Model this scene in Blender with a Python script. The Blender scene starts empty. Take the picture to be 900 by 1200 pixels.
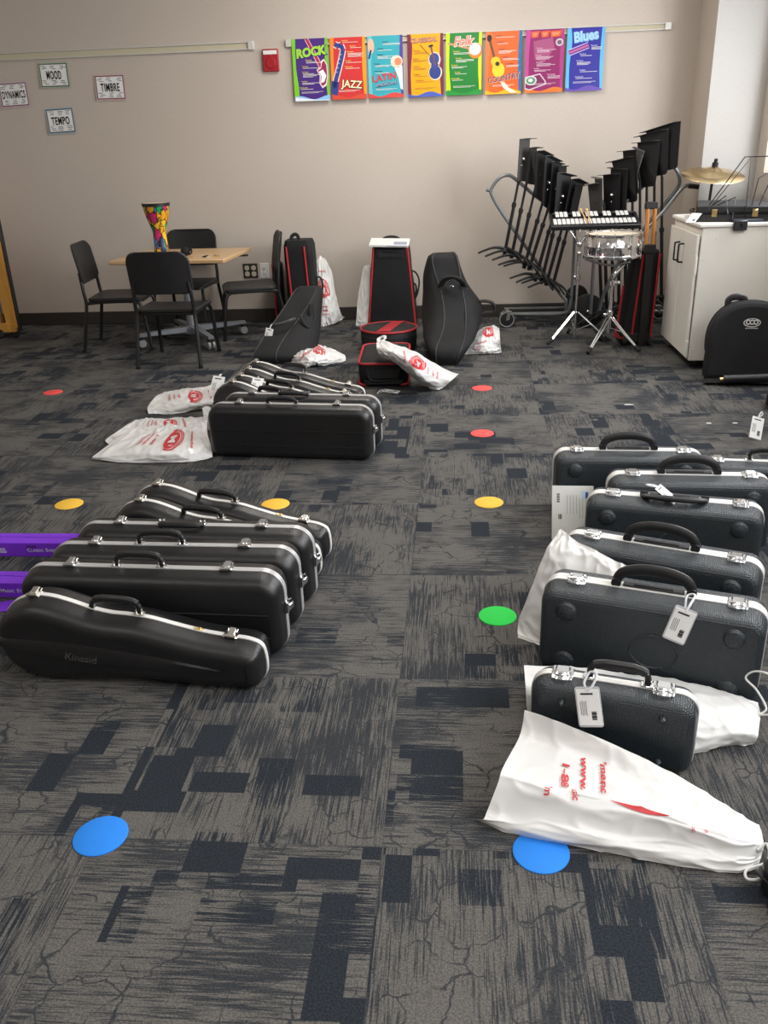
import bpy, math, random
from math import sin, cos, pi, radians as R
from mathutils import Vector as V, Matrix, noise

random.seed(7)
scene = bpy.context.scene
COL = scene.collection

# ------------------------------------------------------------------ camera
FPX, PITCH, YAW, ROLL, CH = 1001.18, R(23.4423), R(-5.2934), R(2.0512), 1.3523
_f = V((sin(YAW)*cos(PITCH), cos(YAW)*cos(PITCH), -sin(PITCH)))
_r = V((cos(YAW), -sin(YAW), 0))
_d = _f.cross(_r)
CR = cos(ROLL)*_r + sin(ROLL)*_d
CD = -sin(ROLL)*_r + cos(ROLL)*_d
cam_data = bpy.data.cameras.new('camera')
cam = bpy.data.objects.new('camera', cam_data)
COL.objects.link(cam)
mw = Matrix((CR, -CD, -_f)).transposed().to_4x4()
mw.translation = (0, 0, CH)
cam.matrix_world = mw
cam_data.sensor_fit = 'VERTICAL'
cam_data.sensor_height = 36
cam_data.lens = FPX/1200*36
cam_data.clip_start = 0.05
scene.camera = cam

def at(px, py, z=0.0):
    """floor-plane (height z) point seen at a photo pixel (survey helper)"""
    d = CR*((px-450)/FPX) + CD*((py-600)/FPX) + _f
    return V((0, 0, CH)) + d*((z-CH)/d.z)

def atY(px, py, y):
    d = CR*((px-450)/FPX) + CD*((py-600)/FPX) + _f
    return V((0, 0, CH)) + d*(y/d.y)

# ------------------------------------------------------------------ materials
def lin(c):
    if isinstance(c, str):
        c = c.lstrip('#'); c = [int(c[i:i+2], 16)/255 for i in (0, 2, 4)]
        c = [x/12.92 if x <= .04045 else ((x+.055)/1.055)**2.4 for x in c]
    return (c[0], c[1], c[2], 1)

MATS = {}
def mat(name, col, rough=.5, metal=0, bump=None, var=0, spec=.5, coat=0, emit=0, alpha=1, trans=0):
    if name in MATS: return MATS[name]
    m = bpy.data.materials.new(name); m.use_nodes = True
    nt = m.node_tree; b = nt.nodes['Principled BSDF']
    c = lin(col)
    b.inputs['Base Color'].default_value = c
    b.inputs['Roughness'].default_value = rough
    b.inputs['Metallic'].default_value = metal
    b.inputs['Specular IOR Level'].default_value = spec
    b.inputs['Coat Weight'].default_value = coat
    b.inputs['Alpha'].default_value = alpha
    b.inputs['Transmission Weight'].default_value = trans
    if emit:
        b.inputs['Emission Color'].default_value = c
        b.inputs['Emission Strength'].default_value = emit
    tc = nt.nodes.new('ShaderNodeTexCoord')
    if var:
        n = nt.nodes.new('ShaderNodeTexNoise'); n.inputs['Scale'].default_value = 9; n.inputs['Detail'].default_value = 4
        nt.links.new(tc.outputs['Object'], n.inputs['Vector'])
        mr = nt.nodes.new('ShaderNodeMapRange')
        mr.inputs['From Min'].default_value = .3; mr.inputs['From Max'].default_value = .7
        mr.inputs['To Min'].default_value = 1-var; mr.inputs['To Max'].default_value = 1+var
        nt.links.new(n.outputs['Fac'], mr.inputs['Value'])
        mx = nt.nodes.new('ShaderNodeMix'); mx.data_type = 'RGBA'; mx.blend_type = 'MULTIPLY'
        mx.inputs[0].default_value = 1; mx.inputs[6].default_value = c
        nt.links.new(mr.outputs['Result'], mx.inputs[7])
        nt.links.new(mx.outputs[2], b.inputs['Base Color'])
    if bump:
        kind, sc, st = bump
        if kind == 'noise':
            t = nt.nodes.new('ShaderNodeTexNoise'); t.inputs['Scale'].default_value = sc; t.inputs['Detail'].default_value = 3
            out = t.outputs['Fac']
        elif kind == 'cells':
            t = nt.nodes.new('ShaderNodeTexVoronoi'); t.inputs['Scale'].default_value = sc
            t.inputs['Randomness'].default_value = .25
            out = t.outputs['Distance']
        else:
            t = nt.nodes.new('ShaderNodeTexWave'); t.inputs['Scale'].default_value = sc
            t.inputs['Distortion'].default_value = .5; out = t.outputs['Fac']
        nt.links.new(tc.outputs['Object'], t.inputs['Vector'])
        bp = nt.nodes.new('ShaderNodeBump'); bp.inputs['Strength'].default_value = st; bp.inputs['Distance'].default_value = .002
        nt.links.new(out, bp.inputs['Height']); nt.links.new(bp.outputs['Normal'], b.inputs['Normal'])
    MATS[name] = m
    return m

M_black   = mat('black_plastic', (.011, .011, .012), .42, bump=('noise', 300, .25), var=.12)
M_shell   = mat('black_case_shell', (.010, .010, .011), .34, bump=('noise', 420, .35), var=.1, spec=.6)
M_abs     = mat('dark_textured_case_shell', (.024, .031, .037), .33, bump=('cells', 210, 1.0), var=.08, spec=.6)
M_grip    = mat('black_handle_rubber', (.014, .014, .015), .45)
M_band    = mat('white_metal_valance', (.80, .79, .76), .38, metal=.15, var=.04)
M_bandg   = mat('silver_valance', (.66, .66, .66), .32, metal=.45, var=.04)
M_chrome  = mat('chrome', (.86, .87, .88), .13, metal=1)
M_nickel  = mat('nickel_latch', (.80, .78, .72), .22, metal=1)
M_brass   = mat('brass', (.75, .58, .28), .28, metal=1)
M_fabric  = mat('black_nylon', (.010, .010, .011), .72, bump=('noise', 700, .5), var=.25, spec=.35)
M_fabric2 = mat('black_nylon_lighter', (.018, .018, .019), .66, bump=('noise', 700, .5), var=.2, spec=.35)
M_seam    = mat('black_seam_cord', (.030, .030, .031), .55)
M_red     = mat('red_piping', (.42, .018, .026), .55, var=.12)
M_bag     = mat('white_plastic_bag', (.76, .755, .74), .28, var=.03, spec=.5)
M_print   = mat('red_print', (.62, .035, .045), .45)
M_paper   = mat('white_paper', (.80, .80, .78), .6, var=.02)
M_greypap = mat('grey_paper', (.60, .60, .57), .6, var=.03)
M_ink     = mat('black_ink', (.012, .012, .015), .6)
M_inkgrey = mat('grey_ink', (.16, .16, .17), .6)
M_chair   = mat('charcoal_chair_plastic', (.014, .014, .015), .46, bump=('noise', 350, .3), var=.12)
M_chairfr = mat('black_chair_steel', (.009, .009, .009), .35)
M_bluegrey= mat('grey_blue_cart_paint', (.17, .18, .185), .38, metal=.3, var=.06)
M_stand   = mat('black_stand_enamel', (.008, .008, .009), .40, var=.1)
M_standlit  = mat('black_stand_enamel_lit', (.055, .052, .05), .45, var=.08)  # black enamel with caught light painted in, for the grey-lit desks
M_rubber  = mat('black_rubber', (.012, .012, .012), .7)
M_grey    = mat('grey_wheel_plastic', (.32, .32, .33), .4)
M_alum    = mat('grey_aluminium', (.34, .36, .39), .35, metal=.5)

# ------------------------------------------------------------------ mesh tools
class MB:
    def __init__(s): s.v, s.f, s.m = [], [], []
    def add(s, vs, fs, mi=0, mtx=None):
        o = len(s.v)
        for p in vs:
            p = V(p)
            s.v.append(mtx @ p if mtx else p)
        for f in fs: s.f.append([o+i for i in f]); s.m.append(mi)
        return s
    def box(s, c, size, mi=0, rot=None, ch=0):
        """box, with all edges chamfered by ch"""
        x, y, z = [a/2 for a in size]; c = V(c)
        ch = min(ch, x*.9, y*.9, z*.9)
        m = Matrix.Translation(c) @ (rot.to_4x4() if rot else Matrix.Identity(4))
        if ch <= 0:
            vs = [(i*x, j*y, k*z) for k in (-1, 1) for j in (-1, 1) for i in (-1, 1)]
            return s.add(vs, [(0,2,3,1),(4,5,7,6),(0,1,5,4),(2,6,7,3),(0,4,6,2),(1,3,7,5)], mi, m)
        def ring(a, b, zz):
            q = ch
            if a < x-1e-9 or b < y-1e-9: q = ch*.5
            return [(-a+q,-b,zz),(a-q,-b,zz),(a,-b+q,zz),(a,b-q,zz),(a-q,b,zz),(-a+q,b,zz),(-a,b-q,zz),(-a,-b+q,zz)]
        return s.loft([ring(x-ch, y-ch, -z), ring(x, y, -z+ch), ring(x, y, z-ch), ring(x-ch, y-ch, z)], mi, mtx=m)
    def loft(s, rings, mi=0, cap=True, closed=True, mtx=None, wrap=False):
        n = len(rings[0]); vs = [p for r in rings for p in r]; fs = []
        k = len(rings)
        for i in range(k if wrap else k-1):
            a, b = i*n, ((i+1) % k)*n
            for j in range(n if closed else n-1):
                j2 = (j+1) % n
                fs.append((a+j, a+j2, b+j2, b+j))
        if cap and not wrap:
            fs.append(tuple(reversed(range(n)))); fs.append(tuple(range((k-1)*n, k*n)))
        return s.add(vs, fs, mi, mtx)
    def tube(s, pts, r, n=8, mi=0, closed=False, flat=1.0, mtx=None):
        pts = [V(p) for p in pts]; k = len(pts)
        rr = r if isinstance(r, (list, tuple)) else [r]*k
        rings = []; up = None
        for i, p in enumerate(pts):
            if closed: t = pts[(i+1) % k]-pts[i-1]
            else: t = pts[min(i+1, k-1)]-pts[max(i-1, 0)]
            t.normalize()
            if up is None:
                up = V((0,0,1)) if abs(t.z) < .9 else V((0,1,0))
            up = (up - t*up.dot(t))
            if up.length < 1e-6: up = t.orthogonal()
            up.normalize(); sd = t.cross(up)
            rings.append([p + up*(rr[i]*cos(2*pi*j/n)) + sd*(rr[i]*flat*sin(2*pi*j/n)) for j in range(n)])
        return s.loft(rings, mi, wrap=closed, mtx=mtx)
    def cyl(s, a, b, r, n=16, mi=0, r2=None):
        return s.tube([a, b], [r, r if r2 is None else r2], n, mi)
    def lathe(s, prof, n=32, mi=0, mtx=None, cap=False):
        rings = [[(r*cos(2*pi*j/n), r*sin(2*pi*j/n), z) for j in range(n)] for r, z in prof]
        return s.loft(rings, mi, cap=cap, mtx=mtx)
    def ball(s, c, r, n=12, mi=0, sc=(1,1,1)):
        prof = [(max(1e-4, sin(pi*i/n))*r, -cos(pi*i/n)*r) for i in range(n+1)]
        return s.lathe(prof, n*2, mi, Matrix.Translation(V(c)) @ Matrix.Diagonal((*sc, 1)))
    def poly(s, pts, mi=0, mtx=None):
        return s.add(pts, [tuple(range(len(pts)))], mi, mtx)
    def build(s, name, mats, parent=None, loc=(0,0,0), rot=None, smooth=32, label=None):
        me = bpy.data.meshes.new(name)
        me.from_pydata([tuple(p) for p in s.v], [], s.f)
        if not isinstance(mats, (list, tuple)): mats = [mats]
        for m in mats: me.materials.append(m)
        for p, mi in zip(me.polygons, s.m): p.material_index = mi; p.use_smooth = smooth > 0
        me.validate(); me.update()
        if smooth > 0: me.set_sharp_from_angle(angle=R(smooth))
        o = bpy.data.objects.new(name, me); COL.objects.link(o)
        o.location = loc
        if rot is not None: o.rotation_euler = rot
        if parent: o.parent = parent
        if label: o['label'] = label
        return o

def tag(o, label, cat, group=None):
    o['label'] = label; o['category'] = cat
    if group: o['group'] = group
    return o
def thing(name, label, cat, loc=(0,0,0), rz=0, group=None, rot=None):
    o = bpy.data.objects.new(name, None); COL.objects.link(o)
    o.empty_display_size = .1
    o.location = loc; o.rotation_euler = rot if rot is not None else (0, 0, rz)
    return tag(o, label, cat, group)
def struct(o):
    o['kind'] = 'structure'; return o
def dup(root, loc, rz=0, label=None, group=None, rot=None):
    r = root.copy(); COL.objects.link(r)
    r.location = loc; r.rotation_euler = rot if rot is not None else (0, 0, rz)
    if label: r['label'] = label
    if group: r['group'] = group
    for ch in [c for c in bpy.data.objects if c.parent == root]:
        c = ch.copy(); COL.objects.link(c); c.parent = r
        for g in [g for g in bpy.data.objects if g.parent == ch]:
            d = g.copy(); COL.objects.link(d); d.parent = c
    return r
def child(root, name):
    return [c for c in bpy.data.objects if c.parent == root and c.name.split('.')[0] == name]

def catmull(P, n=8, closed=False):
    out = []; k = len(P); P = [V(p) for p in P]
    for i in range(k if closed else k-1):
        if closed: a, b, c, d = P[i-1], P[i], P[(i+1) % k], P[(i+2) % k]
        else: a, b, c, d = P[max(i-1, 0)], P[i], P[i+1], P[min(i+2, k-1)]
        for j in range(n):
            t = j/n
            out.append(.5*((2*b)+(c-a)*t+(2*a-5*b+4*c-d)*t*t+(3*b-a-3*c+d)*t**3))
    if not closed: out.append(P[-1])
    return out

def rrect(w, h, r, n=6, x0=0, y0=0):
    """rounded rectangle outline centred on x0, base at y0, ccw"""
    if not isinstance(r, (list, tuple)): r = [r]*4
    out = []
    for (cx, cy, a0, q) in ((w/2-r[0], r[0], -90, r[0]), (w/2-r[1], h-r[1], 0, r[1]), (-w/2+r[2], h-r[2], 90, r[2]), (-w/2+r[3], r[3], 180, r[3])):
        for i in range(n+1):
            a = R(a0+90*i/n); out.append(V((x0+cx+q*cos(a), y0+cy+q*sin(a))))
    return out
def inset(ol, d):
    out = []; k = len(ol)
    for i in range(k):
        t = ol[(i+1) % k]-ol[i-1]
        nrm = V((-t.y, t.x)); nrm.normalize()      # inward for ccw
        out.append(ol[i]+nrm*d)
    return out
def slab(mb, ol, steps, mi=0, cap0=True, cap1=True):
    """stack insets of an xz outline along y"""
    rings = [[(p.x, y, p.y) for p in (inset(ol, d) if abs(d) > 1e-9 else ol)] for y, d in steps]
    n = len(ol)
    mb.loft(rings, mi, cap=False)
    o = len(mb.v)-n*len(rings)
    if cap0: mb.f.append([o+i for i in range(n)]); mb.m.append(mi)
    if cap1: mb.f.append([o+(len(rings)-1)*n+i for i in reversed(range(n))]); mb.m.append(mi)

_tx = {}
def text_geo(s, size=1.0, bold=0.0, shear=0.0, align='CENTER', spacing=1.0, small_caps=False):
    key = (s, bold, shear, align, spacing, small_caps)
    if key not in _tx:
        cu = bpy.data.curves.new('lettering', 'FONT'); cu.body = s; cu.size = 1
        cu.offset = bold; cu.shear = shear; cu.align_x = align; cu.resolution_u = 3
        cu.space_character = spacing; cu.small_caps_scale = .75
        if small_caps:
            for i, f in enumerate(cu.body_format):
                if s[i].islower(): f.use_small_caps = True
        o = bpy.data.objects.new('lettering', cu); COL.objects.link(o)
        dg = bpy.context.evaluated_depsgraph_get(); dg.update()
        me = o.evaluated_get(dg).to_mesh()
        _tx[key] = ([V((v.co.x, v.co.y)) for v in me.vertices], [tuple(p.vertices) for p in me.polygons])
        o.evaluated_get(dg).to_mesh_clear()
        bpy.data.objects.remove(o); bpy.data.curves.remove(cu)
    vs, fs = _tx[key]
    return [v*size for v in vs], fs
def put_text(mb, s, fn, size, mi, **k):
    vs, fs = text_geo(s, size, **k)
    mb.add([fn(v.x, v.y) for v in vs], fs, mi)

def facing(nx, ny):
    return math.atan2(ny, nx)
# ------------------------------------------------------------------ node helper
class NT:
    def __init__(s, name):
        s.m = bpy.data.materials.new(name); s.m.use_nodes = True
        s.t = s.m.node_tree; s.b = s.t.nodes['Principled BSDF']
    def n(s, typ, **k):
        nd = s.t.nodes.new(typ)
        for a, v in k.items(): setattr(nd, a, v)
        return nd
    def setin(s, sock, v):
        if isinstance(v, bpy.types.NodeSocket): s.t.links.new(v, sock)
        else: sock.default_value = v
    def math(s, op, a, b=0.0, c=None, clamp=False):
        nd = s.n('ShaderNodeMath', operation=op, use_clamp=clamp)
        s.setin(nd.inputs[0], a); s.setin(nd.inputs[1], b)
        if c is not None: s.setin(nd.inputs[2], c)
        return nd.outputs[0]
    def comb(s, x, y, z=0.0):
        nd = s.n('ShaderNodeCombineXYZ')
        for i, v in enumerate((x, y, z)): s.setin(nd.inputs[i], v)
        return nd.outputs[0]
    def noise(s, vec, scale=1, detail=2, rough=.5):
        nd = s.n('ShaderNodeTexNoise'); s.setin(nd.inputs['Vector'], vec)
        nd.inputs['Scale'].default_value = scale; nd.inputs['Detail'].default_value = detail
        nd.inputs['Roughness'].default_value = rough
        return nd.outputs['Fac']
    def white(s, vec):
        nd = s.n('ShaderNodeTexWhiteNoise', noise_dimensions='3D'); s.setin(nd.inputs['Vector'], vec)
        return nd.outputs['Value']
    def sstep(s, v, a, b, o0=0.0, o1=1.0):
        nd = s.n('ShaderNodeMapRange', interpolation_type='SMOOTHSTEP'); s.setin(nd.inputs['Value'], v)
        nd.inputs['From Min'].default_value = a; nd.inputs['From Max'].default_value = b
        nd.inputs['To Min'].default_value = o0; nd.inputs['To Max'].default_value = o1
        return nd.outputs['Result']
    def mix(s, f, a, b, blend='MIX'):
        nd = s.n('ShaderNodeMix', data_type='RGBA', blend_type=blend)
        s.setin(nd.inputs[0], f); s.setin(nd.inputs[6], a); s.setin(nd.inputs[7], b)
        return nd.outputs[2]

def carpet():
    N = NT('navy_and_taupe_carpet_tile')
    g = N.n('ShaderNodeNewGeometry'); sp = N.n('ShaderNodeSeparateXYZ')
    N.t.links.new(g.outputs['Position'], sp.inputs[0])
    S = .6096
    X = N.math('DIVIDE', N.math('ADD', sp.outputs[0], .1544+S*20), S)
    Y = N.math('DIVIDE', N.math('ADD', sp.outputs[1], -1.3512+S*20), S)
    ix, iy = N.math('FLOOR', X), N.math('FLOOR', Y)
    fx, fy = N.math('FRACT', X), N.math('FRACT', Y)
    par = N.math('MODULO', N.math('ADD', N.math('ADD', ix, iy), 1.0), 2.0)   # quarter-turn laying pattern
    def pick(a, b):
        nd = N.n('ShaderNodeMix', data_type='FLOAT'); N.setin(nd.inputs[0], par)
        N.setin(nd.inputs[2], a); N.setin(nd.inputs[3], b); return nd.outputs[0]
    u, v = pick(fx, fy), pick(fy, fx)              # v runs along the streaks
    tid = N.white(N.comb(ix, iy, 3.3)); tid2 = N.white(N.comb(iy, ix, 8.1))
    U = N.math('ADD', u, N.math('MULTIPLY', tid, 37.0)); W = N.math('ADD', v, N.math('MULTIPLY', tid2, 53.0))
    # cloudy density
    cloud = N.noise(N.comb(N.math('MULTIPLY', U, 2.6), N.math('MULTIPLY', W, 2.0)), 1, 3, .6)
    # streaks
    st = N.noise(N.comb(N.math('MULTIPLY', U, 200.0), N.math('MULTIPLY', W, 6.5)), 1, 3, .65)
    st2 = N.noise(N.comb(N.math('MULTIPLY', U, 80.0), N.math('MULTIPLY', W, 2.6), 4.0), 1, 2, .6)
    thr = N.math('MULTIPLY_ADD', cloud, .60, -.30)
    sv = N.math('ADD', N.math('ADD', N.math('MULTIPLY', st, .62), N.math('MULTIPLY', st2, .38)), thr)
    streak = N.sstep(sv, .455, .575)
    # blocks: clusters of adjoining rectangles on coarse lattices
    def cellrand(su, sv_, seed):
        return N.white(N.comb(N.math('FLOOR', N.math('MULTIPLY', U, su)), N.math('FLOOR', N.math('MULTIPLY', W, sv_)), seed))
    act = N.math('MULTIPLY', N.math('GREATER_THAN', cellrand(2.3, 1.9, 11.0), .72), .20)
    def blocks(su, sv_, seed, lo): return N.math('GREATER_THAN', N.math('ADD', cellrand(su, sv_, seed), act), lo)
    bl = N.math('MAXIMUM', blocks(7.0, 5.0, 1.0, .975), N.math('MAXIMUM', blocks(4.6, 9.0, 2.0, .985), blocks(11.0, 4.0, 5.0, .985)))
    frag = N.sstep(N.math('ADD', N.math('ADD', N.math('MULTIPLY', st, .62), N.math('MULTIPLY', st2, .38)), thr), .40, .50)     # ragged, worn-through blocks
    solid = N.white(N.comb(N.math('FLOOR', N.math('MULTIPLY', U, 7.0)), N.math('FLOOR', N.math('MULTIPLY', W, 4.0)), 7.0))
    bl = N.math('MULTIPLY', bl, N.math('MAXIMUM', frag, N.math('GREATER_THAN', solid, .5)))
    # crackle
    wob = N.n('ShaderNodeTexNoise'); N.setin(wob.inputs['Vector'], N.comb(U, W)); wob.inputs['Scale'].default_value = 9
    wob.inputs['Detail'].default_value = 3
    vm = N.n('ShaderNodeVectorMath', operation='MULTIPLY_ADD'); N.t.links.new(wob.outputs['Color'], vm.inputs[0])
    vm.inputs[1].default_value = (.16, .16, 0); N.setin(vm.inputs[2], N.comb(U, W))
    vo = N.n('ShaderNodeTexVoronoi', feature='DISTANCE_TO_EDGE'); N.t.links.new(vm.outputs[0], vo.inputs['Vector'])
    vo.inputs['Scale'].default_value = 5.6
    cr = N.math('SUBTRACT', 1.0, N.sstep(vo.outputs['Distance'], .004, .030))
    cr = N.math('MULTIPLY', cr, N.sstep(N.noise(N.comb(N.math('MULTIPLY', U, 5.0), N.math('MULTIPLY', W, 5.0), 2.0), 1, 2), .42, .54))
    dark = N.math('MAXIMUM', N.math('MAXIMUM', N.math('MULTIPLY', streak, .86), bl), N.math('MULTIPLY', cr, .85), clamp=True)
    # seams between tiles
    sm = N.math('MINIMUM', N.math('MINIMUM', fx, N.math('SUBTRACT', 1.0, fx)), N.math('MINIMUM', fy, N.math('SUBTRACT', 1.0, fy)))
    seam = N.math('SUBTRACT', 1.0, N.sstep(sm, .0015, .005))
    dark = N.math('MAXIMUM', dark, N.math('MULTIPLY', seam, .35))
    # yarn grain
    gr = N.noise(N.comb(N.math('MULTIPLY', fx, 150.0), N.math('MULTIPLY', fy, 150.0)), 1, 2)
    light = N.mix(N.sstep(gr, .3, .7), (.086, .081, .075, 1), (.150, .142, .131, 1))
    dk = N.mix(N.sstep(gr, .3, .7), (.014, .0175, .023, 1), (.029, .035, .044, 1))
    N.t.links.new(N.mix(dark, light, dk), N.b.inputs['Base Color'])
    N.b.inputs['Roughness'].default_value = .9; N.b.inputs['Specular IOR Level'].default_value = .15
    wv = N.n('ShaderNodeTexChecker'); N.setin(wv.inputs['Vector'], N.comb(X, Y)); wv.inputs['Scale'].default_value = 150
    bp = N.n('ShaderNodeBump'); bp.inputs['Strength'].default_value = .45; bp.inputs['Distance'].default_value = .003
    N.setin(bp.inputs['Height'], N.math('ADD', gr, N.math('MULTIPLY', wv.outputs['Fac'], .3)))
    N.t.links.new(bp.outputs['Normal'], N.b.inputs['Normal'])
    return N.m

def wallpaint(name, c1, c2):
    N = NT(name)
    g = N.n('ShaderNodeNewGeometry'); sp = N.n('ShaderNodeSeparateXYZ')
    N.t.links.new(g.outputs['Position'], sp.inputs[0])
    h = N.math('ADD', sp.outputs[0], sp.outputs[1])
    weave = N.noise(N.comb(N.math('MULTIPLY', h, 160.0), N.math('MULTIPLY', sp.outputs[2], 40.0)), 1, 2)
    blot = N.noise(g.outputs['Position'], .9, 2)
    f = N.math('ADD', N.math('MULTIPLY', weave, .6), N.math('MULTIPLY', blot, .4))
    N.t.links.new(N.mix(N.sstep(f, .3, .7), c1, c2), N.b.inputs['Base Color'])
    N.b.inputs['Roughness'].default_value = .62
    bp = N.n('ShaderNodeBump'); bp.inputs['Strength'].default_value = .15; bp.inputs['Distance'].default_value = .001
    N.setin(bp.inputs['Height'], weave); N.t.links.new(bp.outputs['Normal'], N.b.inputs['Normal'])
    return N.m

M_carpet = carpet()
M_wall  = wallpaint('beige_vinyl_wall', (.53, .465, .405, 1), (.57, .50, .437, 1))
M_white = wallpaint('off_white_wall', (.43, .415, .395, 1), (.46, .445, .425, 1))
M_ceil  = mat('ceiling_tile_white', (.75, .74, .71), .8, bump=('noise', 60, .3))
M_base  = mat('dark_brown_vinyl_base', (.040, .034, .031), .5, var=.08)

XL, XR, YB, YF, ZC = -4.6, 2.10, -2.6, 7.125, 2.9
# ---- room shell
m = MB(); m.box(((XL+XR)/2, (YB+YF)/2, -.05), (XR-XL+.4, YF-YB+.4, .1)); struct(m.build('floor', M_carpet, smooth=0))
m = MB(); m.box(((XL+XR)/2, (YB+YF)/2, ZC+.05), (XR-XL+.4, YF-YB+.4, .1)); struct(m.build('ceiling', M_ceil, smooth=0))
m = MB(); m.box(((XL+XR)/2, YF+.06, ZC/2), (XR-XL+.4, .12, ZC)); struct(m.build('wall_back', M_wall, smooth=0))
m = MB(); m.box((XL-.06, (YB+YF)/2, ZC/2), (.12, YF-YB, ZC)); struct(m.build('wall_left', M_wall, smooth=0))
m = MB(); m.box(((XL+XR)/2, YB-.06, ZC/2), (XR-XL+.4, .12, ZC)); struct(m.build('wall_front', M_wall, smooth=0))
m = MB(); m.box(((1.725+XR+.1)/2, 6.90, ZC/2), (XR+.1-1.725, .45, ZC-.004), mi=0)
o = m.build('wall_pilaster', [M_wall, M_white], smooth=0); struct(o)
for p in o.data.polygons:
    if p.normal.y < -.5: p.material_index = 1
SILL, HEAD = 1.07, 2.45
wins = [(4.95, 6.50), (2.9, 4.55), (.85, 2.5), (-1.3, .45)]
m = MB()
m.box((XR+.09, (YB+6.69)/2, SILL/2), (.18, 6.69-YB, SILL))
m.box((XR+.09, (YB+6.69)/2, (HEAD+ZC)/2), (.18, 6.69-YB, ZC-HEAD))
ed = [YB]+[e for w in sorted(wins) for e in w]+[6.69]
for a, b in zip(ed[0::2], ed[1::2]): m.box((XR+.09, (a+b)/2, (SILL+HEAD)/2), (.18, b-a, HEAD-SILL))
struct(m.build('wall_right', M_wall, smooth=0))
M_frame = mat('window_frame_white', (.78, .77, .74), .4)
gl = bpy.data.materials.new('window_glass'); gl.use_nodes = True
nt = gl.node_tree; nt.nodes.clear()
o_ = nt.nodes.new('ShaderNodeOutputMaterial'); mx = nt.nodes.new('ShaderNodeMixShader')
tr = nt.nodes.new('ShaderNodeBsdfTransparent'); gs = nt.nodes.new('ShaderNodeBsdfGlossy'); gs.inputs['Roughness'].default_value = .02
mx.inputs[0].default_value = .06
nt.links.new(tr.outputs[0], mx.inputs[1]); nt.links.new(gs.outputs[0], mx.inputs[2]); nt.links.new(mx.outputs[0], o_.inputs[0])
for i, (a, b) in enumerate(wins):
    root = struct(bpy.data.objects.new('window_%d' % (i+1), None)); COL.objects.link(root); root.location = (XR+.12, (a+b)/2, SILL)
    w, h = b-a, HEAD-SILL
    m = MB()
    for yy in (-w/2+.02, w/2-.02): m.box((0, yy, h/2), (.05, .04, h))
    for zz in (.02, h-.02): m.box((0, 0, zz), (.05, w, .04))
    m.box((0, 0, h/2), (.045, .035, h))
    m.build('window_frame', M_frame, root, smooth=0)
    m = MB(); m.box((0, 0, h/2), (.006, w-.06, h-.06)); m.build('window_pane', gl, root, smooth=0)
def baseboard(name, c, s):
    m = MB(); m.box(c, s, ch=.004); struct(m.build(name, M_base, smooth=0))
BH = .105
baseboard('baseboard_back', ((XL+1.725)/2, YF-.006, BH/2), (1.725-XL-.002, .012, BH))
baseboard('baseboard_left', (XL+.006, (YB+YF)/2, BH/2), (.012, YF-YB-.03, BH))
baseboard('baseboard_right', (XR-.006, (YB+6.66)/2, BH/2), (.012, 6.66-YB-.02, BH))
baseboard('trim_1', (1.719, 6.90, BH/2), (.012, .43, BH))
baseboard('trim_2', (1.90, 6.669, BH/2), (.36, .012, BH))

# ---- light: overcast sky through the right-hand windows, ceiling troffers
w = bpy.data.worlds.new('overcast_sky'); scene.world = w; w.use_nodes = True
bg = w.node_tree.nodes['Background']; bg.inputs['Color'].default_value = (.93, .96, 1, 1); bg.inputs['Strength'].default_value = 1.5
def area(name, loc, rot, sx, sy, power, col):
    l = bpy.data.lights.new(name, 'AREA'); l.shape = 'RECTANGLE'; l.size = sx; l.size_y = sy; l.energy = power; l.color = col
    o = bpy.data.objects.new(name, l); COL.objects.link(o); o.location = loc; o.rotation_euler = rot
    return o
for i, (a, b) in enumerate(wins):
    area('sky_light', (XR+.30, (a+b)/2-(.35 if i == 0 else 0), (SILL+HEAD)/2), (0, R(72), 0), HEAD-SILL, b-a-(.7 if i == 0 else 0), (72, 62, 64, 58)[i], (.95, .97, 1))
for x, y, p in [(-.35, 5.6, 46), (.3, 2.6, 16), (.3, .2, 22), (-2.2, .4, 16)]:
    area('troffer_light', (x, y, ZC-.03), (0, 0, 0), .6, 1.2, p, (1, .95, .88))
scene.view_settings.view_transform = 'Standard'
scene.view_settings.look = 'None'
scene.view_settings.exposure = 0
# ------------------------------------------------------------------ instrument cases
def latch_mb():
    """butterfly draw latch: plate, bail, folded lever; x along the seam"""
    m = MB()
    m.box((0, 0, .0015), (.040, .030, .003), ch=.001)
    m.box((0, -.004, .006), (.026, .020, .006), ch=.002)
    m.box((.002, .003, .0125), (.020, .026, .005), ch=.002, rot=Matrix.Rotation(R(14), 3, 'X'))
    m.tube([(-.012, .012, .004), (-.013, .020, .008), (0, .024, .010), (.013, .020, .008), (.012, .012, .004)], .0018, 6)
    m.cyl((-.015, -.013, .006), (.015, -.013, .006), .004, 8)
    for x in (-.016, .016): m.ball((x, -.010, .003), .0025, 5)
    return m
def square_latch_mb():
    """broad drawn latch wrapping from the valance over the front shell; z up, front is -y"""
    m = MB()
    m.box((0, 0, .002), (.044, .034, .004), ch=.0015)
    m.box((0, -.004, .008), (.030, .028, .010), ch=.003)
    m.box((0, -.021, -.006), (.042, .005, .022), ch=.0018)
    m.box((0, -.0255, -.004), (.028, .007, .026), ch=.0025)
    m.cyl((-.019, -.012, .010), (.019, -.012, .010), .0034, 8)
    m.cyl((-.017, .010, .006), (.017, .010, .006), .003, 8)
    for x in (-.015, .015): m.ball((x, -.0245, -.013), .0024, 5)
    return m
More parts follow.
